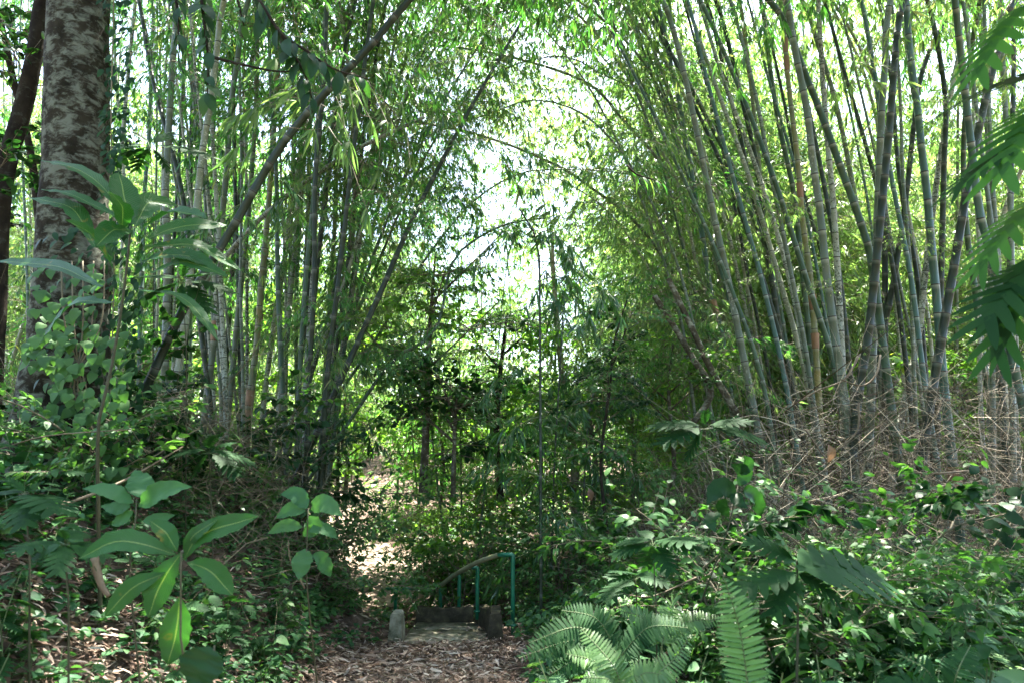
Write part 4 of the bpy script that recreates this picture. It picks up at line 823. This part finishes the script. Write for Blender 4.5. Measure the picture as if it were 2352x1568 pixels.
def fern(d, fr, label, mat='fern', cs=ident, W=.16):
    base = P(*cs(*fr[0][0]), d); g = Vector((base.x, base.y, gz(base.x, base.y, False))); t = thing('fern', g, label, 'fern')
    for f in fr:
        a, b_, c_ = [P(*cs(*q), d+random.uniform(-.08, .08)) for q in f[:3]]; dd = (a-b_).normalized(); pre = a+Vector((dd.x*.1, dd.y*.1+.05, min(-.1, (g.z-a.z)*.7)))
        w = f[3] if len(f) > 3 else W; mb = MB(); toc = np.array((Vector((0, 0, CAMZ))-b_).normalized()); frond(mb, [np.array(q-g) for q in (a, b_, c_)], w, up=toc*.8+np.array((0, 0, .5)))
        tube(mb, [np.array(a-g), np.array(pre-g), np.array((0, 0, 0))], .004, 5, 1, cap=False)
        link('frond', mb.mesh('frond', [M[mat], M['green_twig']]), t)
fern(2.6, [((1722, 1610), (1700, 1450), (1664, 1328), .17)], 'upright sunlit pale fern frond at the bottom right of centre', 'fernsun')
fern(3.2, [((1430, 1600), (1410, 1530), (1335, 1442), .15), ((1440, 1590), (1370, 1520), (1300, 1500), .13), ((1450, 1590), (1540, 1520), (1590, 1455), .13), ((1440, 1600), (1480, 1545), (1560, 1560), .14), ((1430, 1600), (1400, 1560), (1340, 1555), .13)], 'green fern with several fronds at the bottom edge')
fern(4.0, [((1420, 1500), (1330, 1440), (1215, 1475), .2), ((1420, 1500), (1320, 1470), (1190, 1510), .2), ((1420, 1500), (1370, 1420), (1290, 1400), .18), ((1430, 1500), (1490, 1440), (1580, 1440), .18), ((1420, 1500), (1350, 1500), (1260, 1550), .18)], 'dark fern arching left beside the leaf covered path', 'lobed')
fern(4.3, [((1520, 1480), (1570, 1430), (1660, 1420), .16), ((1520, 1480), (1480, 1420), (1420, 1400), .16), ((1520, 1480), (1540, 1400), (1560, 1370), .15)], 'mid green fern behind the bottom edge fern')
fern(2.9, [((2170, 1620), (2130, 1540), (2060, 1500), .14), ((2180, 1620), (2200, 1540), (2230, 1480), .13), ((2170, 1620), (2100, 1580), (2020, 1580), .13)], 'small fern at the bottom right corner', 'lobed')

FM = []
for i in range(3):
    mb = MB()
    for j in range(6+i):
        a = j*6.283/(6+i)+random.uniform(-.3, .3); l = random.uniform(.38, .6); u = np.array([math.cos(a), math.sin(a), 0])
        frond(mb, [(0, 0, 0), u*l*.45+(0, 0, l*random.uniform(.5, .75)), u*l+(0, 0, l*random.uniform(.15, .45))], random.uniform(.13, .18), 15, up=np.array((0, 0, 1.0))-u*.2)
    FM.append(mb.mesh('fern', [M[('lobed', 'lobed', 'fern')[i]], M['green_twig']]))
k = 0
while k < 15:
    x, y = random.uniform(.6, 4.2), random.uniform(3, 8); px, py = proj((x, y, gz(x, y)+.3)); 
    if px > 2300 or x-xc(y) < 1.35 or px < 1400: continue
    k += 1; tag(link('fern', random.choice(FM), None, (x, y, gz(x, y)-.02), rz=random.uniform(0, 6.28), scale=random.uniform(.8, 1.3)), 'arching fern tuft among the weeds of the right undergrowth', 'fern', 'fern tufts in the right undergrowth')
# ------------------------------------------------------------------ climbing vines and overhanging branches
def vine(name, label, stems, leaves, mat, tpl, cat='vine'):
    org = Vector(stems[0][0]); t = thing(name, org, label, cat); mb = MB()
    for s in stems: c, _ = spline([Vector(q)-org for q in s], step=.08); tube(mb, c, .006, 5)
    link('stem', mb.mesh('stem', [M['twig']]), t); mb = MB(); O, D, N, L = zip(*leaves)
    place_leaves(mb, tpl, [Vector(o)-org for o in O], D, N, np.array(L)); link('leaves', mb.mesh('leaves', [M[mat]]), t)
def on_trunk(n, x0, x1, y0, y1, d=5.6, L=(.07, .12), dj=.12):
    out = []
    for _ in range(n):
        x, y = random.uniform(x0, x1), random.uniform(y0, y1); p = P(x, y, d+random.uniform(-dj, dj))
        out.append((p, (random.gauss(0, .5), -.5, -1+random.gauss(0, .3)), (random.gauss(0, .4), -1, .7), random.uniform(*L)))
    return out
vine('climbing_vine', 'heart leaved vine hanging pale and sunlit down the left trunk', [[P(210+i*12, 1090-i*30, 5.6), P(200-i*10, 900, 5.5), P(150+i*20, 750, 5.45), P(140+i*25, 600, 5.5)] for i in range(5)],
     on_trunk(60, 70, 235, 600, 800, 5.45)+on_trunk(230, 60, 290, 760, 1090, 5.45), 'broad_light', TPL_H)
vine('climbing_vine', 'dark leaved climber running up the right flank of the mottled trunk', [[P(250, 1000, 5.75), P(262, 600, 5.75), P(255, 300, 5.75), P(262, -20, 5.75)]],
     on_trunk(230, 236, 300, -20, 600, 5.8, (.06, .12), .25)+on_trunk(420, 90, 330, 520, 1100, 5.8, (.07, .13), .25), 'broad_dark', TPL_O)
TPL_OV = leaf_tpl(ELLIP, .36, .3, .3, 3)
def overhang(label, pts, d, n, L, mat='broad_dark', tpl=None, hang=.5):
    c, _ = spline([P(x, y, d) for x, y in pts], n=n); org = Vector(c[0]); t = thing('overhanging_branch', org, label, 'branch')
    mb = MB(); tube(mb, c-c[0], np.linspace(.012, .004, n), 6); link('stem', mb.mesh('stem', [M['bark_dark']]), t)
    mb = MB(); O, D, N, LL = [], [], [], []; dd = np.gradient(c, axis=0); dd /= np.linalg.norm(dd, axis=1)[:, None]
    for i in range(n):
        for sg in (-1, 1):
            if random.random() < .22: continue
            y = np.cross((0, -.5, 1), dd[i]); O.append(c[i]-c[0]); D.append(y*sg+dd[i]*.5+np.array([random.gauss(0, .3), random.gauss(0, .5), -hang*random.uniform(.2, 1.8)])); N.append((random.gauss(0, .3), -.6, 1)); LL.append(L*random.uniform(.6, 1.3))
    place_leaves(mb, tpl or TPL_OV, O, D, N, np.array(LL)); link('leaves', mb.mesh('leaves', [M[mat]]), t)
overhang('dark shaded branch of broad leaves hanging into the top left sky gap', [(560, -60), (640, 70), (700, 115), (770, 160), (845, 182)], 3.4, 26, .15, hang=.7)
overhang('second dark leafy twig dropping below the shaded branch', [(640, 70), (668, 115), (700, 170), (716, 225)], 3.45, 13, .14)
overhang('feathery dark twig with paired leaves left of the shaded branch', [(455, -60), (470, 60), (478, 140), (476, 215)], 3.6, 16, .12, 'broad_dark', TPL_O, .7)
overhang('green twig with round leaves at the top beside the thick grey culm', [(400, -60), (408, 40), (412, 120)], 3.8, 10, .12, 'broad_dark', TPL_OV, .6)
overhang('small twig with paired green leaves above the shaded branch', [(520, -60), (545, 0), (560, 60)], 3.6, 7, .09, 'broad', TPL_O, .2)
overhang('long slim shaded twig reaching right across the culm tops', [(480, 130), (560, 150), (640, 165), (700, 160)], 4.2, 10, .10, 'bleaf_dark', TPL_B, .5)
overhang('bright hanging bamboo twig in front of the sky gap', [(1440, 380), (1460, 400), (1490, 410), (1520, 420)], 6.5, 7, .2, 'bleaf', TPL_B, .7)

# ------------------------------------------------------------------ undergrowth: plants, shrubs, dead twigs, litter
def weed_mesh(seed, H=.45, L=.13, mat='weed', tpl=None, ns=3, nl=9):
    r = np.random.default_rng(seed); mb = MB(); O, D, N, LL = [], [], [], []
    for s in range(ns):
        a = r.uniform(0, 2*PI); le = r.uniform(.1, .5); h = H*r.uniform(.7, 1.15); k = np.linspace(0, 1, 7)
        C = np.stack([np.cos(a)*le*h*k**1.5, np.sin(a)*le*h*k**1.5, h*k-.1*h*k**3], 1)+(r.normal(0, .03), r.normal(0, .03), -.03); tube(mb, C, .003, 4, 1, cap=False)
        for j in range(nl):
            f = .2+.8*(j+.5)/nl; p = np.array([np.interp(f, k, C[:, q]) for q in range(3)]); b = j*2.4+r.uniform(-.4, .4)
            d = np.array([math.cos(b), math.sin(b), r.uniform(-.25, .45)]); e = p+d*.025; O.append(e); D.append(d-(0, 0, .15)); N.append((r.normal(0, .3), r.normal(0, .3), 1)); LL.append(L*r.uniform(.55, 1.15)*(1.15-.35*f))
    place_leaves(mb, tpl or TPL_W, O, D, N, np.array(LL)); return mb.mesh('weed_plant', [M[mat], M['green_twig']])
TPL_W = leaf_tpl(OVATE, .55, .3, .22, 3); TPL_WH = leaf_tpl(HEART, .8, .25, .2, 3)
WD = [weed_mesh(700+i, .42, .14, 'weed', TPL_W) for i in range(4)]+[weed_mesh(710+i, .5, .15, 'weed', TPL_WH, 3, 7) for i in range(3)]+[weed_mesh(720+i, .6, .17, 'lobed', TPL_L, 3, 7) for i in range(3)]
WS = [weed_mesh(730+i, .22, .07, 'weed', TPL_WH, 4, 6) for i in range(3)]+[weed_mesh(740+i, .28, .075, 'broad_light', TPL_W, 4, 7) for i in range(2)]
WL = [weed_mesh(760+i, .55, (.2, .16, .12)[i], 'weed_soft', (TPL_W, TPL_L, TPL_WH)[i], 3, 8) for i in range(3)]
WB = [weed_mesh(750+i, .5, .10, 'broad_light', TPL_W, 5, 11) for i in range(3)]
def plants(n, x0, x1, y0, y1, ms, label, group, sc=(.7, 1.25), name='weed_plant', cond=None, cat='plant'):
    k = g = 0
    while k < n and g < n*30:
        g += 1; x, y = random.uniform(x0, x1), random.uniform(y0, y1); u = x-xc(y); z = gz(x, y); px, py = proj((x, y, z+.2))
        if abs(u) < (1.0 if y < 7.5 else 1.3) or not (-120 < px < 2470) or py > 1800: continue
        if u > 0 and y > 5 and u < 1.35: continue
        if cond and not cond(x, y, u): continue
        if (850 < px < 1270 and 3 < y < 11.5) or (810 < px < 970 and y > 8): continue
        o = link(name, random.choice(ms), None, (x, y, z-.02), rz=random.uniform(0, 2*PI), scale=random.uniform(*sc)); tag(o, label, cat, group); k += 1
plants(100, .3, 3.8, 2.8, 7.6, WD+WD[7:]+WL, 'leafy knee high weed in the dense undergrowth right of the path', 'weeds right of the path', (.8, 1.35))
plants(55, 2, 6.5, 4, 9, WD+WB, 'leafy weed low in front of the dead twigs on the right', 'weeds below the right clump', (.8, 1.4))
plants(80, -4.4, -1.9, 2.4, 7, WD+WD+WS, 'leafy weed growing on the shaded left bank', 'weeds on the left bank', (.6, 1.05))
plants(75, -3.1, -1.8, 3.2, 9.5, WS, 'small heart leaved seedling rooted in the litter of the left bank', 'seedlings on the left bank', (.7, 1.3), 'seedling')
plants(50, -5.5, 5, 9.8, 16, WD+WB, 'leafy weed growing round the clearing behind the landing', 'weeds behind the landing', (1, 1.8))
plants(16, 1.5, 2.6, 5.2, 7.5, WB, 'bright sunlit green weed beside the pale lobed plant', 'bright weeds on the right', (1, 1.5))
def shrub(x, y, h, kinds, n, label, group=None, sc=(.5, .9)):
    z = gz(x, y, False); t = thing('shrub', (x, y, z), label, 'shrub', group); mb = MB()
    for j in range(5):
        a = random.uniform(0, 2*PI); l = h*random.uniform(.15, .5); c, _ = spline([(0, 0, -.05), (math.cos(a)*l*.4, math.sin(a)*l*.4, h*.5), (math.cos(a)*l, math.sin(a)*l, h*random.uniform(.75, 1.05))], n=9)
        tube(mb, c, np.linspace(.014, .004, 9), 5); 
        for q in range(n//5):
            f = random.randint(2, 8); me = random.choice(BB[random.choice(kinds)]); link('leafy_branch', me, t, c[f], scale=random.uniform(*sc), rot=(random.gauss(0, .3), -random.uniform(0, .7), a+random.gauss(0, 1.2)))
    link('stem', mb.mesh('stem', [M['bark_brown']]), t)
random.seed(11)
for (px, py, d, h, kd, lab) in ((1030, 1180, 11.5, 1.5, ('broad',), 'shrub with shiny leaves between path and landing'), (1060, 1200, 10.8, 1.3, ('broad', 'light'), 'bright shrub right behind the landing wall'), (1120, 1180, 11.5, 1.6, ('sunny', 'broad'), 'tall shrub behind the near green post'),
    (1190, 1240, 10.5, 1.0, ('broad', 'light'), 'low pale leaved shrub under the straight black stem'), (1300, 1230, 10, 1.2, ('broad',), 'green shrub right of the black stems'), (1420, 1200, 10, 1.5, ('broad', 'light'), 'bushy shrub below the slender sapling'), (1500, 1150, 10, 2.0, ('broad',), 'tall shrub wrapped in dry leaves left of the right clump'),
    (1600, 1120, 9.5, 1.6, ('broad', 'light'), 'shrub at the foot of the broken trunks'), (1950, 1260, 5.8, 1.0, ('light',), 'bright sunlit shrub in front of the dead twigs'), (2200, 1400, 5.4, .9, ('broad', 'dark'), 'dark shrub in the lower right corner'), (1900, 1400, 4.8, .8, ('broad',), 'leafy shrub right of the pale fern'),
    (820, 1190, 9.2, .8, ('broad', 'light'), 'leafy shrub at the right foot of the left clump'), (700, 1150, 8.6, .9, ('broad', 'light'), 'fresh green shrub in front of the left clump'), (1120, 1150, 13, 1.5, ('sunny',), 'sunny shrub behind the handrail under the young bamboos'), (1230, 1160, 12.6, 1.3, ('sunny', 'light'), 'sunny shrub left of the straight black stem'), (1350, 1150, 12.8, 1.6, ('sunny', 'broad'), 'sunny shrub behind the crooked sapling'), (1010, 1150, 13.4, 1.4, ('sunny',), 'sunny shrub right of the far path'), (1460, 1120, 13.2, 1.9, ('sunny', 'light'), 'tall sunny shrub under the right end of the sky gap'), (800, 1180, 13, 1.2, ('broad', 'light'), 'shrub on the far side of the sunlit path'), (760, 1200, 9.6, 1.0, ('broad',), 'shrub at the foot of the left clump'), (640, 1090, 9, .9, ('broad', 'dark'), 'shrub left of the foot of the left clump'), (540, 1060, 8, 1.0, ('dark', 'broad'), 'dark shrub on the crest of the left bank'),
    (350, 1050, 7, 1.2, ('dark',), 'dark shrub right of the mottled trunk'), (40, 1000, 7.5, 1.5, ('dark', 'broad'), 'dark shrub left of the mottled trunk'), (200, 1120, 5.6, .7, ('broad', 'light'), 'leafy shrub at the foot of the mottled trunk'), (1680, 1400, 5.2, .8, ('broad',), 'low shrub in the middle of the right undergrowth'), (1640, 1330, 5.6, .9, ('broad', 'dark'), 'shrub left of the pale lobed plant'), (1560, 1330, 6.4, .8, ('broad',), 'shrub right of the near green post')):
    p = P(px, py, d); shrub(p.x, d, h, kd, 16, lab)
for k in range(52):
    y = random.uniform(12.5, 27); x = random.uniform(-.75, .8)*y
    if abs(x-xc(y)) < 1.4 or 790 < proj((x, y, 0))[0] < 990 or (990 < proj((x, y, 0))[0] < 1560 and y < 19): continue
    shrub(x, y, random.uniform(1.4, 3.4), ('sunny', 'sunny', 'light', 'broad'), 34, 'leafy shrub in the sunlit thicket behind the bamboo clumps', 'background thicket shrubs', (.9, 1.6))

def dead_twigs(name, n, box_, zf, label, lenr=(.4, 1.5), mat='dead_twig', r=.0032):
    mb = MB(); rr = RNG; x0, x1, y0, y1 = box_
    for _ in range(n):
        x, y = rr.uniform(x0, x1), rr.uniform(y0, y1); u = x-xc(y)
        if abs(u) < 1.4: continue
        z = gz(x, y, False)+zf(x, y)*rr.random()**1.2; l = rr.uniform(*lenr); a = rr.uniform(0, 2*PI); e = rr.normal(.1, .5); d = np.array([math.cos(a)*math.cos(e), math.sin(a)*math.cos(e), math.sin(e)])
        b = rr.normal(0, .35, 3); p = np.array([x, y, z]); k = np.array([0, .33, .66, 1])[:, None]; C = p+d*l*k+b*l*k*k; C[:, 2] = np.maximum(C[:, 2], gz(x, y, False)+.01)
        th = r*rr.choice([.6, .8, 1.2, 1.8, 2.8], p=[.4, .32, .18, .07, .03]); tube(mb, C, [th, th*.85, th*.65, th*.3], 3, 0, cap=False)
        if l > .7:
            for q in range(2):
                i = 1+q; v = rr.normal(0, 1, 3); tube(mb, [C[i], C[i]+v*.12, C[i]+v*.2+(0, 0, -.03)], th*.5, 3, 0, cap=False)
    tag(link(name, mb.mesh(name, [M[mat]], smooth=False)), label, 'twigs', kind='stuff')
dead_twigs('dead_twigs', 5200, (1.6, 8.5, 6.6, 12), lambda x, y: 1.9*sm(1.4, 3.4, x)+.35, 'tangle of pale dead thorny bamboo twigs round the foot of the right clump')
dead_twigs('dead_twigs', 2400, (-7, -2.3, 6.5, 12), lambda x, y: 1.2, 'dead twigs caught among the culms of the left clump', mat='twig')
def fallen(pts, d, r, label):
    c, _ = spline([P(x, y, dd) for (x, y), dd in zip(pts, d)], n=14); mb = MB(); tube(mb, c-c[0], np.linspace(r, r*.5, 14), 7)
    o = link('fallen_cane', mb.mesh('fallen_cane', [M['dead_twig']]), None, Vector(c[0])); tag(o, label, 'cane')
fallen([(130, 1165), (280, 1105), (420, 1025)], (4.6, 5, 5.5), .012, 'long dry cane lying across the left bank')
fallen([(0, 1030), (110, 1000), (300, 985)], (5, 5, 5), .006, 'thin pale cane strung in front of the mottled trunk')
fallen([(215, 1280), (232, 1340), (250, 1368)], (3.2, 3.2, 3.2), .022, 'short grey stick left of the glossy drooping plant')
fallen([(700, 1350), (668, 1290), (662, 1240)], (5, 5, 5), .006, 'thin grey stick leaning on the left bank near the path')
fallen([(1975, 812), (1940, 870), (1880, 895), (1830, 925)], (7.2, 7.1, 7, 7), .013, 'pale forked dead branch crossing the right clump')
fallen([(2022, 815), (2012, 860), (1980, 885), (1930, 870)], (7.1, 7, 7, 7), .012, 'curved pale dead branch beside the forked one')
fallen([(1972, 925), (1970, 985), (1940, 1020), (1925, 1030)], (7, 7, 7, 7), .012, 'small curved pale branch below the forked one')
fallen([(1850, 985), (1880, 1030), (1902, 1060)], (7, 7, 7), .01, 'straight pale twig above the curled dead leaf')
fallen([(2100, 1085), (2160, 1086), (2240, 1078)], (6.5, 6.5, 6.6), .012, 'horizontal pale stick right of the curled dead leaf')
fallen([(2220, 1450), (2280, 1465), (2352, 1462)], (4.6, 4.6, 4.7), .02, 'brown stick lying in the dark lower right corner')
fallen([(1600, 1325), (1500, 1368), (1440, 1365)], (5, 5, 5), .008, 'thin brown stick lying in the right undergrowth')
def dead_leaf(x, y, d, L, label, tpl=None):
    mb = MB(); place_leaves(mb, tpl or leaf_tpl(ELLIP, .5, .7, .6, 3), [(0, 0, 0)], [(.3, -.2, -1)], [(0, -1, .4)], np.array([L])); tag(link('dead_leaf', mb.mesh('dead_leaf', [M['deadleaf']]), None, P(x, y, d)), label, 'leaf')
dead_leaf(1902, 1020, 6.9, .2, 'large curled pale dead leaf caught in the twigs on the right')
dead_leaf(1352, 1120, 8.8, .18, 'brown dead leaf hanging from the crooked sapling'); dead_leaf(2190, 1110, 6.8, .25, 'brown dead leaf hanging over the dark hollow at the right')

def litter(n, box_, zoff, L, label, name, fn=None, W=.18):
    rr = RNG; xs_, ys_ = [], []
    x0, x1, y0, y1 = box_; X = rr.uniform(x0, x1, n*3); Y = rr.uniform(y0, y1, n*3); O, D, N, LL = [], [], [], []
    for x, y in zip(X, Y):
        u = x-xc(y)
        if fn and rr.random() > fn(x, y, u): continue
        px, py = proj((x, y, 0)); 
        if not -200 < px < 2550: continue
        z = gz(x, y)+rr.uniform(*zoff); a = rr.uniform(0, 2*PI); O.append((x, y, z)); D.append((math.cos(a), math.sin(a), rr.normal(0, .18))); N.append((rr.normal(0, .35), rr.normal(0, .35), 1)); LL.append(rr.uniform(*L))
        if len(O) >= n: break
    mb = MB(); place_leaves(mb, leaf_tpl([(0, .3), (.25, .9), (.6, .8), (1, .1)], W, .25, -.5), O, D, N, np.array(LL)); tag(link(name, mb.mesh(name, [M['litter']])), label, 'litter', kind='stuff')
litter(22000, (-2.2, .9, 3.5, 8.66), (.005, .04), (.03, .13), 'dry bamboo leaves and husks covering the path', 'leaf_litter', lambda x, y, u: 1 if abs(u) < 1.0 else .7)
litter(22000, (-6, 5, 2, 11.5), (.005, .05), (.06, .2), 'dry brown leaves scattered over both banks', 'leaf_litter', lambda x, y, u: 0 if (abs(u) < .72 and y > 8.5) else .8, .2)
litter(9000, (-3.6, -1.3, 1.8, 5), (.005, .05), (.03, .14), 'dry leaves and husks lying thick on the near left bank', 'leaf_litter', lambda x, y, u: .9)
litter(500, (-1.5, -.2, 8, 9.4), (.05, .07), (.03, .1), 'few dry leaves fallen on the landing', 'leaf_litter', lambda x, y, u: .4)
litter(2500, (-7, 0, 12.5, 24), (.005, .03), (.06, .16), 'dry leaves scattered over the sunlit far path', 'leaf_litter', lambda x, y, u: 1 if abs(u) < 1 else .3)
def cover(n, box_, h, L, mat, tpl, fn, name, label):
    rr = RNG; x0, x1, y0, y1 = box_; O, D, N, LL = [], [], [], []
    while len(O) < n:
        x, y = rr.uniform(x0, x1), rr.uniform(y0, y1); u = x-xc(y)
        if rr.random() > fn(x, y, u)*(.35+.65*(noise.noise((x*1.3, y*1.3, 9)) > -.05)): continue
        z = gz(x, y); hh = h*rr.uniform(.2, 1); m = rr.integers(3, 6)
        for j in range(m):
            a = rr.uniform(0, 2*PI); O.append((x+math.cos(a)*.03, y+math.sin(a)*.03, z+hh*rr.uniform(.6, 1))); D.append((math.cos(a), math.sin(a), rr.normal(0, .25))); N.append((rr.normal(0, .3), rr.normal(0, .3), 1)); LL.append(rr.uniform(*L))
    mb = MB(); place_leaves(mb, tpl, O, D, N, np.array(LL)); tag(link(name, mb.mesh(name, [M[mat]])), label, 'ground cover', kind='stuff')
off = lambda x, y, u: 0 if abs(u) < (.74 if 8.3 < y < 9.9 else 1.0) else 1
cover(17000, (-6, -1.6, 2.3, 10.5), .22, (.035, .085), 'weed', TPL_WH, off, 'ground_cover', 'low round leaved creepers covering the left bank')
cover(5000, (-6, -2.1, 6.5, 13), .5, (.06, .13), 'broad', TPL_O, off, 'ground_cover', 'leafy undergrowth at the foot of the left clump')
cover(14000, (0, 6.5, 2.3, 10), .4, (.05, .12), 'weed', TPL_W, off, 'ground_cover', 'low leafy ground cover filling the right side')
cover(14000, (-9, 9, 9.6, 20), .6, (.07, .16), 'broad_mid', TPL_O, lambda x, y, u: 0 if (abs(u) < .9 and y > 12.4) or (y < 9.9 and abs(u) < .74) else 1, 'ground_cover', 'leafy ground cover round the clearing and the far path')
cover(4000, (1.6, 4.5, 6, 12), .7, (.15, .45), 'broad_light', leaf_tpl(LANCE, .05, .5, .3), off, 'grass', 'tufts of long grass blades in the right undergrowth')
cover(16000, (-22, 26, 18, 62), .9, (.16, .36), 'broad_mid', TPL_O, lambda x, y, u: 0 if abs(u) < .9 else 1, 'ground_cover', 'bright leafy cover on the sunlit slope beyond the clearing')
print('branches', NB[0], 'objects', len(S.objects))
